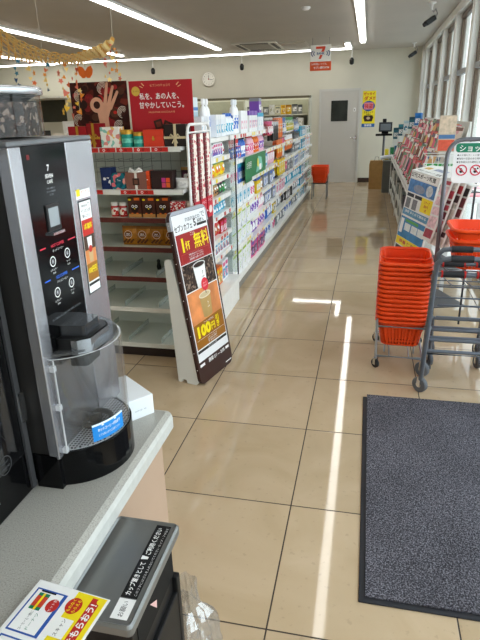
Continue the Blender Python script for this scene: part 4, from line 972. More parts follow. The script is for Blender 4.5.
for k, yy in enumerate((3.33, 3.475, 3.62)):
    st = thing('candy_strip', ['candy strip hung nearest the counter, mostly hidden by the wire frame', 'pink candy strip hung in the middle of the white wire rack', 'pink candy strip hung nearest the first aisle unit'][k], 'candy strip', (-1.03, yy - .04, .645))
    mb = MB(frame((.004, 0, 0), (.14, 1, 0), (0, 0, 1)))
    mb.box(-.055, 0, -.02, .055, .80, -.004, STRB); mb.build('backing', st)
    mb = MB(frame((.004, 0, 0), (.14, 1, 0), (0, 0, 1)))
    mb.box(-.018, .40, -.004, .030, .80, .004, STRP)
    mb.box(-.04, .26, -.004, .04, .40, .006, mat('c62a3a', .4, 0, .1, 40)); mb.ell(0, .31, .026, .026, mat('f0ded6', .4, 0, 0), .0068); mb.text('いちご', 0, .375, .022, INKW, .0068)
    mb.build('sleeve', st)
    mb = MB(frame((.004, 0, 0), (.14, 1, 0), (0, 0, 1)))
    for q in range(15): mb.box(-.054, .40 + q * .027, -.003, -.022, .42 + q * .027, .008, mat('8a3a40', .4, 0, .2, 60))
    mb.build('sweets', st)

# red topper posters over the end unit
def topper(x0, x1, z0, z1, label, m, y=EY + .155):
    t = thing('poster_board', label, 'poster', ((x0 + x1) / 2, y, z0)); w = (x1 - x0) / 2
    mb = MB(); mb.box(-w, 0, 0, w, .005, z1 - z0, m); mb.build('board', t)
    return t, w, z1 - z0
CH = printed(['3b1712', '5a1f18', '2c100d', '6e2a1f', '4a1a15'], 28, .4)
t, w, h = topper(-1.825, -1.446, 1.380, 1.757, 'topper poster with a hand making an OK sign among chocolates', CH)
mb = MB(frame((0, -.0006, 0), (1, 0, 0), (0, 0, 1)))
SKN = mat('d9a284', .5, 0, .06, 20); SKD = mat('b97f62', .5, 0, 0)
import random as _r; rr_ = _r.Random(3)
for k in range(26):
    a, b, c = rr_.uniform(-w + .03, w - .03), rr_.uniform(.08, h - .03), rr_.uniform(.014, .032); mb.ell(a, b, c, c * .9, [mat('7e1a1c', .3, 0, .3, 60), mat('2a0f0b', .3, 0, 0), mat('a32020', .3, 0, .2, 60), mat('4f2a1a', .3, 0, 0)][k % 4], .0002 + .00002 * k)
for a, b in ((-.13, .30), (-.15, .16), (.12, .12), (.15, .20), (.03, .34)):
    for q in range(4): mb.ring(a, b, .008 + .008 * q, .011 + .008 * q, mat('e6d6c4', .4, 0, 0), .0009, 14, .3 * q, 3.6 + .3 * q)
z_ = .0012
mb.poly([(-.015, .09), (.055, .09), (.052, .17), (.075, .225), (.07, .25), (.02, .26), (-.02, .215), (-.012, .15)], SKN, z_)
mb.ring(-.018, .245, .022, .045, SKN, z_ + .0002, 20); mb.ell(-.018, .245, .022, .022, mat('32130e', .3, 0, 0), z_ + .0001)
for (a, b), (c, d_) in (((.035, .235), (.062, .365)), ((.055, .23), (.098, .345)), ((.068, .22), (.125, .315))):
    dx, dy = c - a, d_ - b; L_ = math.hypot(dx, dy); nx_, ny_ = -dy / L_ * .012, dx / L_ * .012
    mb.poly([(a - nx_, b - ny_), (c - nx_ * .7, d_ - ny_ * .7), (c + nx_ * .7, d_ + ny_ * .7), (a + nx_, b + ny_)], SKN, z_ + .0003).ell(c, d_, .0085, .0085, SKN, z_ + .0003)
mb.ell(.10, .20, .012, .010, INKR, z_)
mb.build('poster_print', t)
t, w, h = topper(-1.432, -1.032, 1.380, 1.752, 'red topper poster with white Japanese slogan above the chocolates', mat('b4222c', .4, 0, .03))
mb = MB(frame((0, -.0006, 0), (1, 0, 0), (0, 0, 1)))
mb.text('私を、あの人を、', .0, .285, .040, INKW, bold=.015, w=.25).text('甘やかしていこう。', .012, .235, .040, INKW, bold=.015, w=.285)
mb.text('セブンのチョコで', .0, .345, .016, mat('e8b98a', .4, 0, 0), w=.13); mb.text('VALENTINE CHOCOLATE', .0, .195, .013, mat('e8b98a', .4, 0, 0), w=.17)
for s in (-1, 1): mb.poly([(s * .10, .345), (s * .115, .36), (s * .12, .358), (s * .105, .342)], mat('e8b98a', .4, 0, 0)).poly([(s * .11, .335), (s * .13, .345), (s * .132, .342), (s * .112, .331)], mat('e8b98a', .4, 0, 0))
mb.ell(-.158, .315, .027, .027, mat('d8b34a', .4, 0, 0)).text('バレンタイン', -.158, .315, .010, INKBR, .0004, w=.04)
for a, b, r_ in ((-.025, .125, .25), (.03, .115, -.4)):
    ca, sa = math.cos(r_), math.sin(r_); sq = [(a + ca * x - sa * y, b + sa * x + ca * y) for x, y in ((-.027, -.027), (.027, -.027), (.027, .027), (-.027, .027))]; mb.poly(sq, INKBR, .0004)
    sq = [(a + ca * x - sa * y, b + sa * x + ca * y) for x, y in ((-.015, -.015), (.015, -.015), (.015, .015), (-.015, .015))]; mb.poly(sq, mat('6e2f22', .4, 0, 0), .0007)
mb.build('poster_print', t)
# ================================================================= entrance mat
def mat_pile():
    m = bpy.data.materials.new('grey_mat_pile'); m.use_nodes = True
    nt = m.node_tree; n = nt.nodes; l = nt.links; b = n['Principled BSDF']
    t = n.new('ShaderNodeTexCoord'); v = n.new('ShaderNodeTexNoise'); v.inputs['Scale'].default_value = 190; v.inputs['Detail'].default_value = 3
    v2 = n.new('ShaderNodeTexNoise'); v2.inputs['Scale'].default_value = 3; l.new(t.outputs['Object'], v2.inputs['Vector'])
    l.new(t.outputs['Object'], v.inputs['Vector']); rp = n.new('ShaderNodeValToRGB'); e = rp.color_ramp.elements
    e[0].position = .36; e[0].color = lin('2e2d32'); e[1].position = .66; e[1].color = lin('8a8890'); q = e.new(.5); q.color = lin('525056')
    l.new(v.outputs['Fac'], rp.inputs[0]); mx = n.new('ShaderNodeMixRGB'); mx.blend_type = 'MULTIPLY'; mx.inputs[0].default_value = .5; l.new(rp.outputs[0], mx.inputs[1])
    r2 = n.new('ShaderNodeValToRGB'); r2.color_ramp.elements[0].color = (.6, .6, .6, 1); r2.color_ramp.elements[0].position = .35; r2.color_ramp.elements[1].position = .6; l.new(v2.outputs['Fac'], r2.inputs[0]); l.new(r2.outputs[0], mx.inputs[2])
    l.new(mx.outputs[0], b.inputs['Base Color']); b.inputs['Roughness'].default_value = .95; b.inputs['Specular IOR Level'].default_value = .1
    bp = n.new('ShaderNodeBump'); bp.inputs['Strength'].default_value = .8; bp.inputs['Distance'].default_value = .004; l.new(v.outputs['Fac'], bp.inputs['Height']); l.new(bp.outputs[0], b.inputs['Normal'])
    return m
em = thing('entrance_mat', 'dark grey speckled entrance mat with a black rubber border on the tiles', 'mat', (.5, 2.15, 0))
mb = MB(Matrix.Translation((-.5, -2.15, 0))); mb.box(.052, 1.415, 0, 1.02, 2.855, .006, mat('26262a', .6)); mb.build('rubber_border', em, .003)
mb = MB(Matrix.Translation((-.5, -2.15, 0))); mb.box(.074, 1.437, .004, .998, 2.873, .0115, mat_pile()); mb.build('pile', em)

# ================================================================= shopping baskets
def basket_mesh():
    mb = MB(); W, D, H = .290, .425, .170; w, d = .232, .365; NC, NRW = 0, 9
    def loop(t, grow=0.0, n=5):
        a = w + (W - w) * t + grow * 2; b = d + (D - d) * t + grow * 2
        return rrect(-a / 2, -b / 2, a / 2, b / 2, .048 + grow, n)
    # dense loop for the slotted walls
    def dense(t, grow=0.0):
        L = loop(t, grow); out = []
        for i in range(len(L)):
            p, q = L[i], L[(i + 1) % len(L)]; k = max(1, int(round(math.dist(loop(1)[i], loop(1)[(i + 1) % len(L)]) / .012)))
            for s in range(k): out.append((p[0] + (q[0] - p[0]) * s / k, p[1] + (q[1] - p[1]) * s / k))
        return out
    rows = [0, .05, .15, .19, .29, .33, .43, .47, .57, .61, .71, .77, .88, 1.0]
    vs = []; N = len(dense(0))
    for t in rows: vs += [(x, y, H * t) for x, y in dense(t)]
    fs = []
    for r in range(len(rows) - 1):
        for k in range(N):
            if r in (1, 3, 5, 7, 9) and k % 2 == 0: continue          # slots
            fs.append((r * N + k, r * N + (k + 1) % N, (r + 1) * N + (k + 1) % N, (r + 1) * N + k))
    mb.add(vs, fs, ORANGE)
    mb.add([(x, y, .002) for x, y in dense(0)], [list(range(N))], ORANGE)
    # rolled rim
    R = [(1, 0, H), (1, .003, H + .004), (1, .010, H + .004), (1, .0145, H - .002), (1, .0145, H - .008), (1, .008, H - .017)]
    vs = []
    for t, g, z in R: vs += [(x, y, z) for x, y in loop(t, g)]
    n = len(loop(1)); mb.add(vs, [(r * n + k, r * n + (k + 1) % n, (r + 1) * n + (k + 1) % n, (r + 1) * n + k) for r in range(5) for k in range(n)], ORANGE, True)
    o = mb.build('basket_body'); d_ = o.data; bpy.data.objects.remove(o); return d_
BME = basket_mesh()
def handle_mesh(s):
    mb = MB(); y = s * .012
    mb.tube([(-.150, y, .163), (-.148, y + s * .06, .178), (-.12, y + s * .125, .181), (.12, y + s * .125, .181), (.148, y + s * .06, .178), (.150, y, .163)], .0045, ORANGE, 6)
    o = mb.build('h'); d_ = o.data; bpy.data.objects.remove(o); return d_
def basket(x, y, z, rz, label, group=None, handles=True):
    t = thing('shopping_basket', label, 'shopping basket', (x, y, z), rz, group)
    b = bpy.data.objects.new('basket_body', BME); COL.objects.link(b); b.parent = t
    q = b.modifiers.new('solidify', 'SOLIDIFY'); q.thickness = .0022; q.offset = 0
    if handles:
        for s in (-1, 1):
            h = bpy.data.objects.new('handle', HME[s]); COL.objects.link(h); h.parent = t
    return t
HME = {s: handle_mesh(s) for s in (-1, 1)}
for k in range(14):
    lb = 'orange shopping basket in the tall stack beside the mat, between its top and bottom ones'
    if k == 13: lb = 'topmost orange shopping basket of the tall stack beside the mat, its inside showing'
    if k == 0: lb = 'lowest orange shopping basket of the tall stack, resting in the wheeled rack'
    basket(.270, 3.485, .15 + .0285 * k, -.03, lb, 'middle baskets of the tall stack' if 0 < k < 13 else None, handles=(k == 13))
rk = thing('basket_trolley', 'chrome wheeled trolley under the tall stack of orange baskets', 'trolley', (.268, 3.485, 0), -.02)
CRM = mat('a9adb2', .3, .6, .03)
mb = MB(); X, Y = .142, .215
for sx in (-1, 1):
    for sy in (-1, 1):
        mb.cyl((sx * X, sy * Y, .055), (sx * (X + .006), sy * (Y), .335), .0075, CRM, 8)
mb.build('frame', rk)
mb = MB(); zf = .285
mb.tube([(-X, -Y, zf), (X, -Y, zf), (X, Y, zf), (-X, Y, zf)], .0075, CRM, 8, closed=True); mb.build('upper_ring', rk)
mb = MB(); mb.tube([(-X, -Y, .082), (X, -Y, .082), (X, Y, .082), (-X, Y, .082)], .0095, CRM, 8, closed=True)
for xx in (-.06, .06): mb.cyl((xx, -Y, .088), (xx, Y, .088), .004, CRM, 6)
mb.cyl((-X, 0, .095), (X, 0, .095), .004, CRM, 6)
for xx in (-.09, .09): mb.cyl((xx, -.15, .088), (xx, -.15, .147), .006, CRM, 6); mb.cyl((xx, .15, .088), (xx, .15, .147), .006, CRM, 6)
mb.build('lower_ring', rk)
def caster(parent, x, y, r=.024, w=.018, mw_=DARK, rz=0.0):
    mb = MB(Matrix.Translation((x, y, 0)) @ Matrix.Rotation(rz, 4, 'Z'))
    prof = [(r - .006, -w / 2), (r, -w / 2 + .003), (r, w / 2 - .003), (r - .006, w / 2)]
    mb.lathe(prof, mw_, 18, M=Matrix.Translation((0, 0, r)) @ Matrix.Rotation(PI / 2, 4, 'Y')); c = mb.build('caster', parent)
    mb = MB(Matrix.Translation((x, y, 0)) @ Matrix.Rotation(rz, 4, 'Z')); mb.lathe([(r * .35, -w / 2 - .001), (r * .35, w / 2 + .001)], CHROME, 12, M=Matrix.Translation((0, 0, r)) @ Matrix.Rotation(PI / 2, 4, 'Y'))
    for s in (-1, 1): mb.box(s * (w / 2 + .003) - .0012, -.011, r - .008, s * (w / 2 + .003) + .0012, .011, 2 * r + .006, CHROME)
    mb.box(-w / 2 - .005, -.012, 2 * r + .004, w / 2 + .005, .012, 2 * r + .009, CHROME); mb.build('fork', c)
for sx in (-1, 1):
    for sy in (-1, 1): caster(rk, sx * X, sy * Y, .031, rz=1.0 + .25 * sx)

# far stack by the back of the aisle
for k in range(5):
    basket(-.86, 10.78, .305 + .032 * k, 0, 'topmost orange basket of the small stack by the far door' if k == 4 else 'orange basket in the small far stack under its top one', None if k == 4 else 'lower baskets of the far stack', handles=False)
fr2 = thing('basket_stand', 'low dark stand carrying the small far stack of orange baskets', 'stand', (-.86, 10.78, 0))
mb = MB(); mb.box(-.13, -.17, .285, .13, .17, .300, DARK)
mb.build('platform', fr2)
for sx in (-1, 1):
    for sy in (-1, 1): mb = MB(); mb.cyl((sx * .135, sy * .175, 0), (sx * .135, sy * .175, .40 if sy > 0 else .30), .010, mat('8d8f92', .3, .5), 8); mb.build('leg', fr2)

# ================================================================= shopping carts nested by the mat
CRT = mat('6f757e', .35, .45, .04); GRIP = mat('2a2a2d', .55)
def cart(x, y, label, first=None):
    t = thing('shopping_cart', label, 'shopping cart', (x, y, 0))
    Wd = .47
    for s, xx in ((0, 0.0), (1, Wd)):
        i = 1 if s == 0 else -1
        mb = MB(); mb.tube([(xx + i * .055, .0, .855), (xx + i * .02, .002, .849), (xx, .012, .825), (xx - i * .003, .03, .76), (xx, .20, .085)], .0135, CRT, 10); mb.build('side_tube', t)
        mb = MB(); mb.tube([(xx, .15, .27), (xx + i * .02, .25, .33), (xx + i * .06, .50, .30), (xx + i * .085, .60, .24), (xx + i * .09, .60, .10)], .010, CRT, 8); mb.build('front_leg', t)
        mb = MB(); mb.tube([(xx + i * .002, .05, .70), (xx + i * .02, .30, .64), (xx + i * .05, .58, .62)], .008, CRT, 8); mb.build('carrier_rail', t)
        mb = MB(); mb.tube([(xx + i * .0, .14, .33), (xx + i * .035, .32, .40), (xx + i * .045, .36, .64)], .008, CRT, 8); mb.build('brace', t)
    mb = MB(); mb.cyl((.055, 0, .855), (Wd - .055, 0, .855), .013, CRT, 10); mb.build('handle_bar', t)
    for a, b in ((.06, .165), (.305, .41)):
        mb = MB(); mb.cyl((a, 0, .855), (b, 0, .855), .018, GRIP, 12); mb.build('grip', t)
    mb = MB(); mb.cyl((.0, .04, .765), (Wd, .04, .765), .011, CRT, 8); lb = mb.build('lower_bar', t)
    for a, b in ((.03, .14), (.20, .27), (.33, .44)):
        mb = MB(); mb.cyl((a, .04, .765), (b, .04, .765), .017, GRIP, 10); g = mb.build('bar_sleeve', lb)
        for c in (a, b): mb = MB(); mb.cyl((c - .004, .04, .765), (c + .004, .04, .765), .019, INKR, 10); mb.build('red_ring', lb)
    mb = MB()
    for k in range(4): yy = .08 + k * .16; mb.cyl((.0 + .014 * k, yy, .695 - .022 * k), (Wd - .014 * k, yy, .695 - .022 * k), .0035, CRT, 6)
    for k in range(4): xx = .09 + k * .095; mb.cyl((xx, .06, .70), (xx, .56, .622), .0035, CRT, 6)
    mb.build('basket_carrier', t)
    mb = MB()
    for k in range(3): yy = .22 + k * .17; mb.cyl((.02 + .02 * k, yy, .26), (Wd - .02 - .02 * k, yy, .26), .011, CRT, 8)
    mb.tube([(.012, .18, .26), (.07, .58, .26), (Wd - .07, .58, .26), (Wd - .012, .18, .26)], .007, CRT, 8, closed=True); mb.build('lower_tray', t)
    mb = MB(); mb.cyl((.06, .30, .44), (Wd - .06, .30, .44), .006, CRT, 6); mb.cyl((.05, .32, .55), (Wd - .05, .32, .55), .005, CRT, 6); mb.build('cross_brace', t)
    for xx, yy in ((0, .205), (Wd, .205)): caster(t, xx, yy + .01, .047, .028, mat('6a6d72', .5), rz=.85)
    for xx, yy in ((.09, .60), (Wd - .09, .60)): caster(t, xx, yy, .040, .026, mat('5a5d62', .5), rz=.3)
    return t
c1 = cart(.372, 2.77, 'front grey shopping cart of the nested row, its black grips nearest the mat')
c2 = copy_tree(c1); c2.location = (.402, 2.98, 0); c2['label'] = 'second grey shopping cart nested behind the front one, carrying orange baskets'
bk = basket(.735, 3.32, .690, PI / 2, 'orange basket on the nested carts, lower of the two there', None, False); bk.scale = (1.1, 1.1, 1.0); bk.rotation_euler = (0.0, 0, PI / 2)
bk = basket(.735, 3.32, .748, PI / 2, 'orange basket on the nested carts, upper of the two there', None, False); bk.scale = (1.1, 1.1, 1.0)

# sign with the cart rules on its arch stand
sg = thing('rule_sign', 'white shopping rule sign with green heading held in a grey arch stand', 'sign', (.72, 3.42, 0))
TG = Matrix.Translation((-.72, -3.42, 0)); AR = mat('77797f', .35, .5, .04)
mb = MB(TG); ax0, ax1, az, ay = .447, 1.02, 1.385, 3.42
arcp = [(ax0, ay, 0.02), (ax0, ay, az - .10)] + [(ax0 + .085 - .085 * math.cos(a), ay, az - .10 + .10 * math.sin(a)) for a in [PI / 2 * k / 6 for k in range(1, 7)]] + [(ax1 - .085 + .085 * math.sin(a), ay, az - .10 + .10 * math.cos(a)) for a in [PI / 2 * k / 6 for k in range(0, 7)]] + [(ax1, ay, .02)]
mb.tube(arcp, .0125, AR, 10); mb.build('arch_tube', sg)
mb = MB(TG); mb.box(ax0 - .02, ay - .12, 0, ax0 + .02, ay + .12, .02, AR); mb.build('foot', sg)
mb = MB(TG); mb.box(ax1 - .02, ay - .12, 0, ax1 + .02, ay + .12, .02, AR); mb.build('foot', sg)
mb = MB(TG @ frame((ax0 + .035, ay - .006, 1.145), (1, 0, 0), (0, 0, 1))); mb.prism(rrect(0, 0, .485, .225, .02), -.006, 0, mat('f2f3f4', .3, 0, .02)); mb.build('sign_panel', sg, .001)
mb = MB(TG @ frame((ax0 + .035, ay - .0068, 1.145), (1, 0, 0), (0, 0, 1)))
mb.prism(rrect(.008, .170, .477, .220, .018), 0, .0004, mat('1b8060', .35, 0, .03)); mb.text('ショッピングカートご利用のお客様へ', .024, .193, .040, INKW, .0009, bold=.012, align='LEFT')
for q, s in enumerate(('お子様をカートに乗せないでください', '階段や段差のある場所では使用しないでください', '使用後は元の場所にお戻しください')): mb.text('●' + s, .018, .155 - q * .019, .012, INKK, .0003, align='LEFT')
for q in range(5):
    cx, cz = .050 + .076 * q, .072
    if cx > .46: break
    mb.ring(cx, cz, .024, .031, mat('d0324e', .35, 0, 0), .0006, 28)
    mb.ell(cx - .004, cz + .006, .006, .006, INKK, .0004).poly([(cx - .012, cz - .004), (cx + .006, cz + .004), (cx + .010, cz - .012), (cx - .006, cz - .016)], INKK, .0004)
    if q: mb.ell(cx + .010, cz + .010, .005, .005, INKK, .0004)
    mb.poly([(cx - .020, cz + .015), (cx - .016, cz + .019), (cx + .020, cz - .015), (cx + .016, cz - .019)], mat('d0324e', .35, 0, 0), .0009)
mb.build('sign_print', sg)

# ================================================================= newspaper rack
nr = thing('newspaper_rack', 'dark wire newspaper rack behind the orange basket stack', 'rack', (.5, 4.1, 0))
TN = Matrix.Translation((-.5, -4.1, 0))
TLp, TRp = Vector((.340, 4.44, 1.125)), Vector((.497, 4.03, 1.105)); dn = Vector((-.085, -.03, -.60))
dirr = (TRp - TLp).normalized(); nrm = Vector((-dirr.y, dirr.x, 0)).normalized() * -1
back = Vector((.965, .26, 0))
mb = MB(TN)
for s, P in ((0, TLp), (1, TRp)):
    for off in (.06, .34):
        q = P + back * off * .75; mb.cyl((q.x, q.y, .02), (q.x, q.y, 1.05 + .1 * (off > .1)), .008, mat('3a3a3c', .4), 6)
mb.build('frame', nr)
for z in (.16, .45, .74, 1.0):
    mb = MB(TN); a = TLp + back * .04; b = TRp + back * .04; c = b + back * .26; d = a + back * .26
    mb.add([(p.x, p.y, z) for p in (a, b, c, d)], [(0, 1, 2, 3)], mat('4a4a4c', .4)); mb.build('shelf', nr, solid=.006)
NW = mat('e6e6e2', .6, 0, .04, 30)
def paper_frame(P, u, v): return frame(P, u, v)
def newspaper(P0, P1, dnv, label, pal, detailed=False, flap=.16):
    mid = (P0 + P1) / 2; t = thing('newspaper', label, 'newspaper', tuple(mid))
    T = Matrix.Translation(-mid); w = (P1 - P0).length; h = dnv.length
    F = T @ frame(P0, P1 - P0, -dnv)
    mb = MB(F); mb.box(0, -h, -.012, w, 0, -.0005, NW); mb.build('sheet', t)
    n = (P1 - P0).cross(-dnv).normalized(); bk_ = Vector((-n.x, -n.y, 0)).normalized()
    FT = T @ frame(P0 + Vector((0, 0, .0)), P1 - P0, bk_ + Vector((0, 0, .18)))
    mb = MB(FT); mb.box(0, 0, -.010, w, flap, 0, NW); mb.build('folded_top', t)
    mb = MB(F)
    if detailed:
        m2_ = MB(FT); m2_.text('朝刊  スポーツ  競馬', .5 * w, .03, .028, INKK, .0005, bold=.015, w=.8 * w).rect(.1 * w, .07, .3 * w, .11, mat('c9a24a', .5, 0, .3, 40), .0005).rect(.4 * w, .08, .8 * w, .12, mat('9aa4b8', .5, 0, .3, 40), .0005); m2_.build('newsprint', t)
        mb.rect(.03 * w, -.055, .97 * w, -.008, INKW, .0001); mb.text('日刊スポーツ新聞', .46 * w, -.028, .036, INKK, .0005, bold=.02, w=.86 * w)
        mb.rect(.02 * w, -.155, .98 * w, -.062, mat('4d7fb8', .5, 0, .35, 25), .0004); mb.ell(.78 * w, -.11, .05, .04, mat('c8cfd4', .5, 0, .3, 40), .0007); mb.ell(.42 * w, -.12, .09, .03, mat('8b93a8', .5, 0, .2, 30), .0006)
        for a in (.04, .34): mb.rect(a * w, -.190, (a + .26) * w, -.165, mat('26262e', .5, 0, 0), .0004)
        for a in (.05, .30): mb.rect(a * w, -.275, (a + .17) * w, -.200, mat('77787c', .5, 0, .3, 90), .0004)
        mb.rect(.60 * w, -.265, .98 * w, -.165, INKY, .0005)
        for q, s in enumerate(('スクープ', '最新号', '1面')): mb.text(s, .79 * w, -.190 - .028 * q, .022, INKR, .0008, bold=.01)
        mb.rect(.02 * w, -.330, .98 * w, -.282, mat('5f93b4', .5, 0, .25, 30), .0004)
        mb.text('速報 まとめて読める', .5 * w, -.300, .022, INKW, .0008, bold=.01, w=.8 * w)
        mb.rect(.02 * w, -.500, .98 * w, -.345, mat('3f86b8', .5, 0, .2, 14), .0004)
        mb.rect(.22 * w, -.375, .70 * w, -.355, mat('58a058', .5, 0, 0), .0007)
        for a, c in ((.22, -.44), (.48, -.44), (.72, -.44)): mb.rect(a * w, c, (a + .22) * w, c + .055, mat('dfe6e6', .5, 0, .1, 60), .0007)
        mb.rect(.04 * w, -.47, .16 * w, -.36, INKW, .0007)
        mb.rect(.02 * w, -.560, .98 * w, -.502, INKY, .0005).text('特集 保存版', .5 * w, -.53, .030, INKR, .0008, bold=.02, w=.7 * w)
        mb.rect(.06 * w, -.595, .46 * w, -.568, mat('4a4440', .5, 0, .3, 80), .0004)
    else:
        y = -.02
        while y > -h + .05:
            hh = random.uniform(.02, .08); mb.rect(.06 * w, y - hh, .94 * w, y, mat(random.choice(pal), .5, 0, .3, 40), .0004); y -= hh + .012
    mb.build('newsprint', t)
    return t
newspaper(TLp, TRp, dn, 'blue and yellow newspaper hanging at the front of the rack behind the baskets', [], True)
pals = [['a83a48', 'e9c3c8', '3a2a2c'], ['6a2430', 'e6e2dc', 'c24a5a'], ['c9c4ba', '4b3034', 'b0303c'], ['7c3a40', '3b3436', 'dcd6ce'], ['bb5a68', '4a4444', 'e2ddd5']]
for k, pl in enumerate(pals[:4]):
    a = TRp + Vector((.022 + .035 * k, -.010 - .03 * k, .01 - .012 * k)); b = a + Vector((.045, -.12, 0))
    newspaper(a, b, Vector((-.12, -.03, -.42)), ['reddish newspaper tucked right against the blue and yellow one', 'dark red newspaper second from the blue and yellow one', 'pale newspaper with a red block in the middle of the rack row', 'brownish newspaper second from the near end of the rack row', 'pink newspaper at the near end of the rack row'][k], pl, flap=.05)

# white table with flyers by the window
tb = thing('display_table', 'white slatted table by the window behind the rule sign', 'table', (.86, 4.95, 0))
mb = MB(); mb.box(-.24, -.42, .86, .20, .42, .90, mat('eeeeec', .4)); mb.build('tabletop', tb, .004)
for sx in (-.2, .16):
    for sy in (-.38, .38): mb = MB(); mb.box(sx - .015, sy - .015, 0, sx + .015, sy + .015, .86, mat('dcdcda', .4)); mb.build('leg', tb)
mb = MB(); mb.box(-.22, -.40, .30, .18, .40, .32, mat('e4e4e2', .4)); mb.build('lower_shelf', tb)
for k in range(4):
    mb = MB(); mb.box(-.11, -.085, 0, .11, .085, .012 + .004 * k, mat(['e9a3a8', 'f0e9e6', 'e8c0c2', 'efe6c8'][k], .5, 0, .15, 30)); o = mb.build('flyer_stack'); o.location = (.80 + .02 * k, 4.66 + .19 * k, .901); o.rotation_euler = (0, 0, .1 * k)
    tag(o, ['pink stack of flyers at the near end of the white table', 'white stack of flyers on the white table next to the pink ones', 'pale pink stack of flyers on the white table', 'cream stack of flyers at the window end of the white table'][k], 'flyers')
    if k in (1, 2, 3): o.location.y = 4.68 + .18 * k if k < 4 else 0; 
    if k == 0: o.location.y = 4.68 - .0
    o.rotation_euler = (0, 0, 0)

# ================================================================= magazine rack along the window
RY0, RY1 = 6.35, 11.4
mr = thing('magazine_rack', 'long white stepped magazine rack under the shop windows', 'rack', (.75, 8.9, 0))
TM_ = Matrix.Translation((-.75, -8.9, 0)); MW_ = mat('dcdcd6', .45, 0, .03)
TIERS = [(.52, .74), (.64, .88), (.76, 1.02), (.88, 1.15)]
mb = MB(TM_); mb.prism([(.47, .66), (.47, .72), (.60, .72), (.60, .86), (.72, .86), (.72, 1.0), (.84, 1.0), (.84, 1.13), (.98, 1.13), (1.02, 1.4), (1.02, .62)], RY0, RY1, MW_, 'y'); mb.build('stepped_tray', mr)
mb = MB(TM_); mb.box(1.025, RY0, .02, 1.04, RY1, 1.42, MW_); mb.build('back_panel', mr)  # unseen back, added to keep low window light off the aisle floor
for yy in (RY0 + .02, 7.6, 8.9, 10.2, RY1 - .04):
    mb = MB(TM_); mb.box(.455, yy, 0, .47, yy + .03, .64, MW_).box(.99, yy, 0, 1.02, yy + .03, .66, MW_).box(.455, yy, .60, 1.02, yy + .03, .66, MW_); mb.build('leg_frame', mr)
for z in (.10, .33):
    mb = MB(TM_); mb.box(.46, RY0, z - .02, 1.0, RY1, z, MW_); mb.build('shelf', mr)
mb = MB(TM_); mb.tube([(.455, RY0, .68), (.455, RY1, .68)], .006, WHITE, 6).tube([(.45, RY0, .76), (.45, RY1, .76)], .005, WHITE, 6)
for k in range(26): yy = RY0 + k * (RY1 - RY0) / 25; mb.cyl((.47, yy, .66), (.45, yy, .77), .003, WHITE, 5)
mb.build('front_wire', mr)
MC = ['e8d9cf', 'd9627a', 'efe9e2', '7c4a3c', 'c43a3a', '4a6a9a', 'e2a9b0', '9a8a7c', 'e0b070', '6a8a6a', 'f0ece6', '5a4a58', 'c9785a']
def magmesh(c1, c2, c3):
    mb = MB(); W, H, T = .20, .275, .005
    mb.box(0, -W / 2, 0, T, W / 2, H, mat('c9c1b8', .5, 0, .1, 60))
    mb.add([(-.0004, W / 2, 0), (-.0004, -W / 2, 0), (-.0004, -W / 2, H), (-.0004, W / 2, H)], [(0, 1, 2, 3)], printed([c1, c2, c1, c3], 9, .25))
    mb.add([(-.0008, W / 2 * .9, H * .82), (-.0008, -W / 2 * .9, H * .82), (-.0008, -W / 2 * .9, H * .96), (-.0008, W / 2 * .9, H * .96)], [(0, 1, 2, 3)], mat(c3, .3, 0, 0))
    mb.add([(-.0008, W / 2 * .8, H * .06), (-.0008, -W / 2 * .1, H * .06), (-.0008, -W / 2 * .1, H * .2), (-.0008, W / 2 * .8, H * .2)], [(0, 1, 2, 3)], mat(c2, .3, 0, 0))
    o = mb.build('m'); d = o.data; bpy.data.objects.remove(o); return d
MM = [magmesh(*random.sample(MC, 3)) for _ in range(16)]
TW = ['lowest', 'second', 'third', 'top']
for ti, (tx, tz) in enumerate(TIERS):
    y = RY0 + .12; k = 0
    while y < RY1 - .1:
        o = bpy.data.objects.new('magazine', MM[(k * 5 + ti * 3 + random.randint(0, 3)) % 16]); COL.objects.link(o)
        o.location = (tx + random.uniform(-.004, .01), y, tz - .012 + .0008 if ti == 0 else tz - .02 + .0008); o.rotation_euler = (0, .30 + random.uniform(-.03, .04), random.uniform(.22, .42))
        o.location.z = {0: .7208, 1: .8608, 2: 1.0008, 3: 1.1308}[ti] + .002
        o.scale = (1, random.uniform(.85, 1.05), random.uniform(.9, 1.1))
        nearb = 'near half' if y < 8.6 else 'far half'
        tag(o, f'glossy magazine in the {nearb} of the {TW[ti]} row of the window rack', 'magazine', f'magazines in the {nearb} of the {TW[ti]} row')
        y += random.uniform(.165, .21); k += 1
# piles on the lower shelves of that rack
for z in (.10, .33):
    y = RY0 + .15; k = 0
    while y < RY1 - .15:
        h = random.uniform(.08, .19); mb = MB(); mb.box(0, -.12, 0, .26, .12, h, random.choice([mat('8f958f', .6, 0, .3, 60), mat('5d6360', .6, 0, .3, 60), mat('c3c0b6', .6, 0, .2, 60), mat('4a4a4e', .6, 0, .3, 40)])); o = mb.build('comic_pile'); o.location = (.485 + random.random() * .02, y, z + .0008)
        wh = 'bottom' if z < .2 else 'middle'
        tag(o, f'pile of comics on the {wh} shelf under the window magazines', 'comics', f'comic piles on the {wh} shelf'); y += random.uniform(.27, .4); k += 1
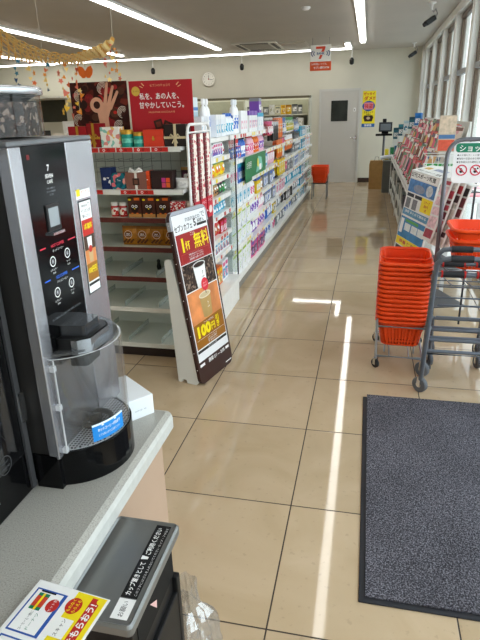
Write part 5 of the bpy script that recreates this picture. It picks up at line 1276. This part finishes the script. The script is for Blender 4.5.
# white bin with green packs at the near end and a display board
wb = thing('wire_bin', 'white bin at the near end of the magazine rack holding green packs', 'bin', (.80, 6.05, 0))
mb = MB(); mb.box(-.22, -.18, .86, .22, -.17, 1.02, WHITE).box(-.22, .17, .86, .22, .18, 1.02, WHITE).box(-.22, -.18, .86, -.21, .18, 1.02, WHITE).box(.21, -.18, .86, .22, .18, 1.02, WHITE).box(-.22, -.18, .85, .22, .18, .86, WHITE); mb.build('tray', wb)
mb = MB()
for k in range(9): xx = -.22 + .055 * k; mb.cyl((xx, -.185, 1.02), (xx, -.185, 1.12), .003, WHITE, 5)
mb.tube([(-.225, -.185, 1.12), (.225, -.185, 1.12), (.225, .185, 1.12), (-.225, .185, 1.12)], .005, WHITE, 6, closed=True); mb.build('wire_rim', wb)
mb = MB(); mb.box(-.18, -.15, 0, .18, .15, .85, mat('c9c9c4', .5)); mb.build('base', wb)
for k in range(5):
    put('snack_pouch', 'pouch', ('37a83a', 'e8f0e0', '2a8a35'), .08, .17, .04, .62 + .085 * k, 6.0, .861, RZ, ['green pack in the white bin, closest to the aisle', 'green pack second from the aisle in the white bin', 'green pack in the middle of the white bin', 'green pack fourth from the aisle in the white bin', 'green pack in the white bin, closest to the window'][k], 'snack pack')
db = thing('display_board', 'beige and red magazine board standing above the white bin', 'board', (.80, 6.30, 1.13))
mb = MB(); mb.box(-.085, .0, .0, .085, .012, .36, mat('b9a894', .5, 0, .1, 20)); mb.build('board', db)
mb = MB(frame((0, -.0008, 0), (1, 0, 0), (0, 0, 1))); mb.rect(-.08, .01, .08, .12, mat('d2563e', .4, 0, .15, 30)).rect(-.08, .13, .08, .17, mat('4a6f9a', .4, 0, .1)).rect(-.08, .18, .08, .35, mat('c9b49c', .4, 0, .25, 25)); mb.build('board_print', db)

# ================================================================= far right corner
at_ = thing('copy_terminal', 'black terminal on a pole stand in the far right corner', 'machine', (.33, 12.6, 0))
mb = MB(); mb.box(-.18, -.12, 1.06, .16, .12, 1.10, BLACK).box(-.12, -.10, 1.14, .15, .10, 1.33, mat('2c2d30', .35)).box(-.06, -.05, 1.10, .08, .05, 1.14, BLACK); mb.build('terminal', at_, .006)
mb = MB(); mb.box(-.09, -.104, 1.17, .12, -.10, 1.30, mat('6f767c', .2)); mb.build('screen', at_)
mb = MB(); mb.box(-.05, -.04, 1.33, .03, .03, 1.40, BLACK); mb.build('camera_head', at_, .01)
mb = MB(); mb.cyl((0, 0, .03), (0, 0, 1.06), .025, mat('77797c', .35, .4), 10).box(-.16, -.16, 0, .16, .16, .03, mat('77797c', .4)); mb.build('stand', at_)
bgx = thing('paper_bag', 'brown cardboard bag standing on the floor by the back wall', 'bag', (.20, 12.2, 0))
mb = MB(); mb.prism([(-.14, .0), (.14, .0), (.15, .50), (.13, .58), (-.13, .58), (-.15, .50)], -.09, .09, mat('b08a54', .6, 0, .08), 'y'); mb.build('body', bgx); mb = MB(); mb.tube([(-.05, -.06, .57), (-.03, -.06, .66), (.03, -.06, .66), (.05, -.06, .57)], .004, BLACK, 5); mb.build('handle', bgx)
lt = thing('leaflet_stand', 'low stand crowded with yellow, green and white leaflets beside the brown bag', 'stand', (.42, 11.7, 0))
mb = MB(); mb.box(-.10, -.14, 0, .16, .14, .62, mat('6d6f6a', .5)); mb.build('cabinet', lt, .004)
mb = MB(); mb.box(-.12, -.16, .62, .18, .16, .64, MW_); mb.build('top', lt)
for k, (c, x, z) in enumerate((('e3d23a', -.08, .64), ('3b8a5a', .02, .64), ('2b6a8c', .1, .64))):
    mb = MB(); mb.box(0, -.1, 0, .07, .1, .2 + .03 * k, mat(c, .4, 0, .2, 40)); o = mb.build('leaflet_box'); o.location = (.42 + x, 11.7, z + .0008); tag(o, ['yellow leaflet box on the low stand', 'green leaflet box in the middle of the low stand', 'dark blue leaflet box at the window side of the low stand'][k], 'box')
pb = thing('paper_roll', 'white rolled papers lying across the leaflet boxes', 'paper', (.42, 11.45, .66)); 
for k in range(3): mb = MB(); mb.cyl((-.16, -.02 + .07 * k, .03), (.12, -.02 + .05 * k, .06), .03, mat('dfe3ea', .5), 12); mb.build('roll', pb)
for k in range(5):
    put('brochure_box', 'tall', [('2f6a7c', 'cfd8da', '24505f'), ('2c5a6c', 'e0e4e4', '2c7a8c'), ('e4e8ea', '3b7fa0', 'b9d4dc'), ('2c6878', 'd0d8da', '24505f'), ('256fb5', 'f0f4f6', '2a7fd0')][k], .12, .22, .08, .56 + .085 * k, 12.35 - .22 * k, 1.0 + .07 * k, RZ - .5, ['teal brochure box furthest along the window wall rack', 'teal brochure box second furthest along the rack', 'white brochure box between the teal ones', 'teal brochure box next to the bright blue one', 'bright blue brochure box highest at the end of the rack'][k], 'box')
    mb = MB(); mb.box(-.06, -.06, 0, .06, .06, .998 + .07 * k, MW_); o = mb.build('plinth'); o.location = (.56 + .085 * k, 12.40 - .22 * k, 0); tag(o, ['narrow white plinth under the furthest teal brochure box', 'narrow white plinth under the second teal brochure box', 'narrow white plinth under the white brochure box', 'narrow white plinth under the teal box beside the blue one', 'tallest narrow white plinth, under the bright blue box'][k], 'plinth')
# ================================================================= chilled case in the back wall
cc = thing('display_case', 'open display case set in the back wall with rows of pale packs', 'display case', (-3.0, 13.6, 0))
TC = Matrix.Translation((3.0, -13.6, 0)); CV = mat('d7d6c4', .5, 0, .03)
mb = MB(TC); mb.box(HX0 + .01, 13.90, 0, HX1 - .01, 13.93, 1.86, mat('a8a692', .6)); mb.build('back_panel', cc)
mb = MB(TC); mb.box(HX0 + .01, 13.40, 0, HX1 - .01, 13.9, .12, CV); mb.build('base', cc)
for xx in (HX0 + .01, HX1 - .03, -2.9):
    mb = MB(TC); mb.box(xx, 13.40, .12, xx + .02, 13.90, 1.86, CV); mb.build('side_panel', cc)
CL = [.12, .42, .70, .98, 1.26, 1.54]
for z in CL[1:]:
    mb = MB(TC); mb.box(HX0 + .03, 13.45, z - .02, -2.9, 13.88, z, CV).box(-2.88, 13.45, z - .02, HX1 - .03, 13.88, z, CV); mb.build('shelf', cc)
for li, z in enumerate(CL):
    x = -2.84; k = 0
    while x < HX1 - .16:
        c = random.choice([('d8d4b0', 'efe9d6', '8a8a7c'), ('e6e4dc', 'b9b79c', 'f0f0ea'), ('8a8c88', 'e0e0da', '55585a'), ('c9c4a8', 'f0ecd8', 'd8b040')]); w = random.choice([.10, .12, .13])
        if li == 5 and -2.15 < x < -1.9: c = ('e6b528', 'f0d060', 'c98a1c')
        put('food_pack', random.choice(['pouch', 'hang', 'box']), c, w, min(.22, .16 + .06 * random.random()), .08, x + w / 2, 13.47, z, RZ, f'pale pack on the {["bottom", "second", "third", "fourth", "fifth", "top"][li]} shelf of the case in the back wall' if c[0] != 'e6b528' else 'amber pack on the top shelf of the case in the back wall', 'pack', f'packs on case shelf {li}' if c[0] != 'e6b528' else 'amber packs in the case')
        x += w + .012; k += 1

# clock
ck = thing('wall_clock', 'round white wall clock high on the back wall', 'clock', (-3.72, YB, 2.355))
mb = MB(); mb.lathe([(.165, 0), (.17, .03), (.155, .045), (.148, .035)], mat('c9c4b6', .4), 32, M=Matrix.Rotation(PI / 2, 4, 'X')); mb.build('case', ck)
CF_ = frame((0, -.037, 0), (1, 0, 0), (0, 0, 1)); mb = MB(CF_); mb.ell(0, 0, .150, .150, mat('f1efe6', .4), 0, 32)
for k in range(12): a = PI / 2 - 2 * PI * k / 12; mb.text(str(k or 12), .118 * math.cos(a), .118 * math.sin(a), .034, INKK, .001)
mb.build('dial', ck)
mb = MB(CF_); mb.poly([(-.006, -.02), (.006, -.02), (.004, .08), (-.004, .08)], INKK, .003); h_ = mb.build('hour_hand', ck)
mb = MB(CF_ @ Matrix.Rotation(-1.75, 4, 'Z')); mb.poly([(-.005, -.02), (.005, -.02), (.003, .11), (-.003, .11)], INKK, .004).ell(0, 0, .012, .012, INKR, .0045); mb.build('minute_hand', ck)

# yellow poster beside the door
yp = thing('wall_poster', 'tall yellow poster with a blue oval beside the far door', 'poster', (-.025, YB, 1.22))
PFm = frame((-.165, -.004, 0), (1, 0, 0), (0, 0, 1)); PFm = Matrix.Translation((.025, 0, 0)) @ PFm
YEL = mat('efdc2a', .5, 0, .03)
mb = MB(PFm); mb.box(0, 0, -.004, .285, .76, 0, YEL); mb.build('sheet', yp)
mb = MB(PFm @ Matrix.Translation((0, 0, .0006)))
mb.text('ゼッタイ', .14, .70, .068, INKR, .0, bold=.03, w=.24).text('ダメ!!', .15, .61, .092, INKR, 0, bold=.03, w=.24)
mb.ell(.135, .445, .138, .11, mat('2e4fa0', .4, 0, 0), .0004, 30).prism(rrect(.035, .375, .235, .520, .02), .0006, .0010, mat('d98a94', .4, 0, 0)); mb.text('強盗', .135, .445, .11, mat('c8262c', .4, 0, 0), .0016, bold=.02, w=.19)
mb.text('防犯カメラ', .14, .315, .044, INKK, 0, bold=.02, w=.2).text('作動中', .14, .27, .034, INKK, 0, bold=.02)
mb.poly([(.03, .20), (.05, .25), (.23, .25), (.25, .20), (.22, .12), (.06, .12)], INKBR, .0004).ell(.14, .19, .04, .03, mat('b9a58a', .4, 0, 0), .0008).rect(.0, .0, .285, .075, mat('2e62a8', .4, 0, 0), .0004).text('警察署', .14, .037, .05, INKW, .0008, bold=.01, w=.16)
mb.build('poster_print', yp)

# bank sign hanging from the ceiling
hs_ = thing('hanging_sign', 'square white and orange bank sign hanging from the ceiling before the door', 'sign', (-.93, 11.0, 2.3))
S_W = mat('f6f5f0', .4, 0, .02, emit=.0)
mb = MB(Matrix.Translation((0, 0, -2.3))); mb.box(-.185, 0, 2.42, .185, .03, 2.70, S_W); mb.build('upper_panel', hs_)
mb = MB(Matrix.Translation((0, 0, -2.3))); mb.box(-.19, -.01, 2.275, .195, .05, 2.425, mat('dd5a30', .4, 0, .03)); mb.build('lower_box', hs_, .004)
for xx in (-.15, .15): mb = MB(Matrix.Translation((0, 0, -2.3))); mb.cyl((xx, .015, 2.70), (xx, .015, ZC), .004, GREY, 6); mb.build('hanger', hs_)
mb = MB(Matrix.Translation((0, 0, -2.3)) @ frame((0, -.0008, 0), (1, 0, 0), (0, 0, 1)))
R7 = mat('de4a2c', .4, 0, 0); B7 = mat('2f4f86', .4, 0, 0)
mb.poly([(-.085, 2.675), (.085, 2.675), (.085, 2.645), (.01, 2.47), (-.035, 2.47), (.03, 2.635), (-.085, 2.635)], R7)
mb.rect(-.085, 2.535, .085, 2.585, S_W, .0006); mb.text('BANK', .0, 2.56, .052, B7, .0012, bold=.03, w=.14)
for s in (-1, 1):
    for r in (0, 1):
        a0 = 0 if s > 0 else PI; mb.ring(s * (.095 + .022 * r), 2.56, .038 + .016 * r - .014, .038 + .016 * r, B7, .0008, 14, a0 - 1.2, a0 + 1.2)
mb.text('セブン銀行', .0, 2.378, .05, INKW, .0, w=.26) if False else None
mb.build('sign_print', hs_)
mb = MB(Matrix.Translation((0, 0, -2.3)) @ frame((0, -.0112, 0), (1, 0, 0), (0, 0, 1))); mb.text('24時間いつでも', -.02, 2.385, .040, INKW, w=.28).text('セブン銀行ATM', .02, 2.325, .044, INKW, bold=.02, w=.28); mb.build('strip_print', hs_)

# ceiling fittings
ac = thing('air_conditioner', 'ceiling cassette air conditioner with dark vents above the aisle shelves', 'air conditioner', (-2.2, 11.7, ZC))
mb = MB(); mb.box(-.42, -.62, -.025, .42, .62, 0, mat('cfcdc4', .5)); mb.build('cover', ac, .006)
mb = MB(); mb.box(-.25, -.42, -.03, .25, .42, -.025, mat('8a867c', .5)); mb.build('grille', ac)
for sx in (-.34, .34): mb = MB(); mb.box(sx - .035, -.45, -.032, sx + .035, .45, -.025, mat('2f2e2b', .5)); mb.build('vent', ac)
for sy in (-.53, .53): mb = MB(); mb.box(-.27, sy - .035, -.032, .27, sy + .035, -.025, mat('2f2e2b', .5)); mb.build('vent', ac)
hh = thing('ceiling_hatch', 'flat square ceiling panel between the air conditioner and the hanging sign', 'panel', (-1.55, 11.9, ZC)); mb = MB(); mb.box(-.30, -.5, -.012, .30, .5, 0, mat('c2beb4', .6)); mb.build('panel', hh); mb = MB(); mb.box(-.26, -.46, -.014, .26, .46, -.012, mat('b2aea4', .6)); mb.build('insert', hh)
sd = thing('smoke_detector', 'small round smoke detector on the ceiling between the two long lights', 'detector', (-.87, 7.9, ZC)); mb = MB(); mb.lathe([(.06, 0), (.06, -.015), (.04, -.035), (.02, -.04)], WHITE, 20); mb.build('body', sd)
for x, y, rz, lb in ((.80, 12.6, .5, 'black security camera on a coiled arm nearest the back wall'), (.70, 8.17, .5, 'black security camera on a coiled arm above the windows, nearer the front')):
    t = thing('security_camera', lb, 'camera', (x, y, ZC), rz)
    mb = MB(); mb.lathe([(.05, 0), (.05, -.012), (.015, -.02), (.012, -.09)], WHITE, 16); mb.build('mount', t)
    mb = MB(); mb.tube([(0, 0, -.08), (.03, 0, -.11), (.07, .02, -.07), (.10, .02, -.12), (.06, 0, -.19), (.03, 0, -.19)], .008, mat('8a8784', .4), 6); mb.build('cable', t)
    mb = MB(Matrix.Translation((0, 0, -.20)) @ Matrix.Rotation(-.55, 4, 'Y')); mb.box(-.085, -.032, -.03, .06, .032, .03, BLACK); mb.lathe([(.026, 0), (.028, .03)], DARK, 14, M=Matrix.Translation((-.085, 0, 0)) @ Matrix.Rotation(-PI / 2, 4, 'Y')); mb.build('camera_body', t, .006)
for x, y, lb in ((-.43, 12.9, 'small dark speaker hanging from the ceiling near the far door'), (-2.86, 13.1, 'small dark speaker hanging from the ceiling over the aisle shelves'), (-4.98, 13.1, 'small dark speaker hanging from the ceiling left of the clock')):
    t = thing('hanging_speaker', lb, 'speaker', (x, y, ZC)); mb = MB(); mb.lathe([(.03, 0), (.03, -.01), (.008, -.015), (.008, -.22)], WHITE, 12); mb.build('rod', t)
    mb = MB(); mb.lathe([(.022, -.33), (.045, -.31), (.05, -.24), (.03, -.20), (.01, -.19)], BLACK, 14); mb.build('body', t)

# ================================================================= shelving glimpsed behind the hopper
fg = thing('shelf_unit', 'far shelf unit glimpsed between the bean hopper and the hand poster', 'shelf unit', (-3.4, 5.6, 0))
mb = MB(); mb.box(-.9, .0, 0, .75, .5, 1.26, mat('b9b9b0', .5)); mb.build('body', fg); mb = MB(); mb.box(-.9, -.04, 1.26, .75, .5, 1.29, SHELFW); tp = mb.build('top_shelf', fg)
mb = MB(frame((0, -.041, 0), (1, 0, 0), (0, 0, 1))); mb.rect(-.9, 1.255, .75, 1.30, INKR)
for k in range(12): mb.ell(-.84 + .14 * k, 1.277, .03, .014, INKW, .0006)
mb.build('rail_print', tp)
for k, (n_, kd, p_, w_, h_, x_, lb) in enumerate((
    ('snack_pouch', 'pouch', ('d9c23a', '6a8a3a', 'e8dc90'), .12, .14, -3.62, 'yellow pouch on the far shelf unit behind the hopper'),
    ('snack_pouch', 'pouch', ('2c2a28', '5a5048', '2c2a28'), .14, .15, -3.46, 'black pouch on the far shelf unit behind the hopper'),
    ('snack_pouch', 'pouch', ('e8e2d4', 'd0a090', 'e0d8c8'), .14, .12, -3.30, 'cream pouch on the far shelf unit'),
    ('product_box', 'box', ('e9e9e4', 'd8dcd8', 'f2f2ee'), .22, .24, -3.10, 'big white box on the far shelf unit beside the hand poster'),
    ('snack_pouch', 'pouch', ('c07a50', 'e8c8a0', 'b0603c'), .12, .12, -3.86, 'brown pouch on the far shelf unit, mostly behind the hopper'),
    ('product_box', 'box', ('4a4a48', '77766f', '3a3a38'), .10, .22, -3.74, 'dark box on the far shelf unit just past the hopper'))):
    put(n_, kd, p_, w_, h_, .08, x_, 5.62, 1.29, RZ, lb, 'pack')

# ================================================================= yellow paper garland
def thin_paper(h):
    m = mat(h, .6, 0, .1, 30).copy(); n = m.node_tree.nodes; l = m.node_tree.links; b = n['Principled BSDF']; o = n['Material Output']
    t_ = n.new('ShaderNodeBsdfTranslucent'); t_.inputs[0].default_value = lin(h); x = n.new('ShaderNodeMixShader'); x.inputs[0].default_value = .55
    l.new(b.outputs[0], x.inputs[1]); l.new(t_.outputs[0], x.inputs[2]); l.new(x.outputs[0], o.inputs[0]); return m
PAP = thin_paper('ffdc86'); PAP2 = thin_paper('fff0bd')
gl = thing('paper_garland', 'yellow net paper garland swooping under the ceiling lights over the counter', 'garland', (-1.7, 3.0, 2.0))
def cr_pt(P, t):
    n = len(P) - 1; i = min(int(t * n), n - 1); f = t * n - i
    p0, p1, p2, p3 = P[max(i - 1, 0)], P[i], P[i + 1], P[min(i + 2, n)]
    return tuple(.5 * (2 * b + (c - a) * f + (2 * a - 5 * b + 4 * c - d) * f * f + (3 * b - a - 3 * c + d) * f ** 3) for a, b, c, d in zip(p0, p1, p2, p3))
# two edges of the ribbon
E1 = [(-2.75, 3.00, 2.21), (-2.35, 2.98, 2.15), (-2.05, 2.96, 2.055), (-1.92, 2.96, 1.975), (-1.75, 2.95, 1.905), (-1.60, 2.95, 1.872), (-1.50, 2.95, 1.885), (-1.43, 2.96, 1.905), (-1.355, 3.0, 1.945)]
E2 = [(-2.75, 3.35, 2.00), (-2.35, 3.30, 1.93), (-2.06, 3.26, 1.88), (-1.93, 3.22, 1.865), (-1.76, 3.18, 1.85), (-1.62, 3.14, 1.848), (-1.52, 3.10, 1.868), (-1.44, 3.07, 1.87), (-1.355, 3.02, 1.94)]
NT, NSX = 84, 10
mb = MB(Matrix.Translation((1.7, -3.0, -2.0)))
def gp(i, j):
    a = cr_pt(E1, i / NT); b = cr_pt(E2, i / NT); f = j / NSX; s = .007 * math.sin(j * PI + i * PI / 2)
    return Vector((a[0] + (b[0] - a[0]) * f, a[1] + (b[1] - a[1]) * f, a[2] + (b[2] - a[2]) * f + s))
for i in range(NT):      # a net of thin paper strips crossing in diamonds
    ac_ = (gp(i, NSX) - gp(i, 0)); ac_ = ac_.normalized() if ac_.length > 1e-4 else Vector((0, 1, 0)); al = (gp(i + 1, 0) - gp(max(i - 1, 0), 0)).normalized()
    for j in range(NSX + 1):
        for dj in (1, -1):
            if not 0 <= j + dj <= NSX: continue
            if (i + j) % 2: continue
            nn = ac_.cross(al)
            p, q = gp(i, j), gp(i + 1, j + dj); d = (q - p).normalized(); w = d.cross(nn).normalized() * .0058
            mb.add([tuple(p - w), tuple(q - w), tuple(q + w), tuple(p + w)], [(0, 1, 2, 3)], PAP if (i // 2) % 2 else PAP2)
            if i + 2 <= NT:
                r = gp(i + 2, j); d = (r - q).normalized(); w = d.cross(nn).normalized() * .0058
                mb.add([tuple(q - w), tuple(r - w), tuple(r + w), tuple(q + w)], [(0, 1, 2, 3)], PAP if (i // 2) % 2 else PAP2)
mb.build('net', gl, solid=.0008)
mb = MB(Matrix.Translation((1.7, -3.0, -2.0)))
for p in (E1[-1], E1[0]): mb.cyl(p, (p[0] + .02, p[1], ZC - .002), .0012, mat('d8d4c8', .6), 4)
mb.cyl(E1[4], (E1[4][0], E1[4][1], ZC - .002), .0009, mat('d8d4c8', .6), 4)
mb.build('thread', gl)
# cut-paper strings below it
OC = [mat('e8912c', .5, 0, .1), mat('e9b93c', .5, 0, .1), mat('e0662c', .5, 0, .1), mat('f0d080', .5, 0, .1), mat('d9745c', .5, 0, .1)]
BC = [mat('2c4f74', .5, 0, .1), mat('3f8098', .5, 0, .1), mat('24405c', .5, 0, .1)]
def dangle(x, y, z0, z1, cols_, n, label, sz=.014, spread=.02):
    t = thing('paper_string', label, 'decoration', (x, y, z0)); mb = MB(); mb.cyl((0, 0, 0), (0, 0, z1 - z0), .0008, mat('d8d0b8', .6), 4); mb.build('thread', t)
    for k in range(n):
        zz = (z1 - z0) * (k + .6) / n; xx = random.uniform(-spread, spread); s = sz * random.uniform(.7, 1.3); mb = MB(Matrix.Translation((xx, random.uniform(-.01, .01), zz)) @ Matrix.Rotation(random.uniform(-.8, .8), 4, 'Z') @ Matrix.Rotation(random.uniform(-1, 1), 4, 'Y'))
        pts = [(0, -s * 1.2), (s * .7, -s * .2), (s * .9, s * .6), (0, s * .35), (-s * .9, s * .6), (-s * .7, -s * .2)] if k % 2 else [(s * math.cos(PI / 5 * q) * (1 if q % 2 else .5), s * math.sin(PI / 5 * q) * (1 if q % 2 else .5)) for q in range(10)]
        mb.prism(pts, -.0008, .0008, random.choice(cols_), 'y'); mb.build('cutout', t)
dangle(-2.02, 3.1, 1.89, 1.66, BC, 7, 'string of dark blue paper stars hanging closest to the left edge')
dangle(-1.93, 3.1, 1.87, 1.74, OC, 5, 'short string of orange paper leaves beside the blue stars')
dangle(-1.83, 3.1, 1.86, 1.70, BC[1:] + OC, 6, 'string of mixed blue and orange paper shapes under the garland')
dangle(-1.73, 3.1, 1.85, 1.56, OC, 14, 'long dense string of orange and yellow paper leaves under the garland', .017, .035)
dangle(-1.67, 3.14, 1.85, 1.58, OC, 12, 'second long string of yellow paper leaves beside the dense one', .015, .03)
dangle(-1.42, 3.05, 1.895, 1.74, [OC[0], OC[4], OC[3]], 9, 'string of pale orange paper shapes just above the hand poster', .012, .025)
dangle(-1.36, 3.02, 1.93, 1.74, [OC[0], OC[4], OC[3]], 9, 'string of pale orange paper shapes under the garland tip', .012, .022)
lf = thing('paper_ornament', 'pair of orange round paper leaves hanging under the lowest point of the garland', 'decoration', (-1.585, 3.1, 1.85))
for s in (-1, 1):
    mb = MB(Matrix.Translation((s * .022, 0, -.055)) @ Matrix.Rotation(s * .45, 4, 'Y')); mb.prism([(.0, .035), (.017, .02), (.022, -.005), (.014, -.028), (0, -.034), (-.014, -.028), (-.022, -.005), (-.017, .02)], -.002, .002, mat('e06a22', .5, 0, .1), 'y'); mb.build('leaf', lf)
mb = MB(); mb.cyl((0, 0, 0), (0, 0, -.03), .001, mat('6a4a30', .6), 4); mb.build('stem', lf)
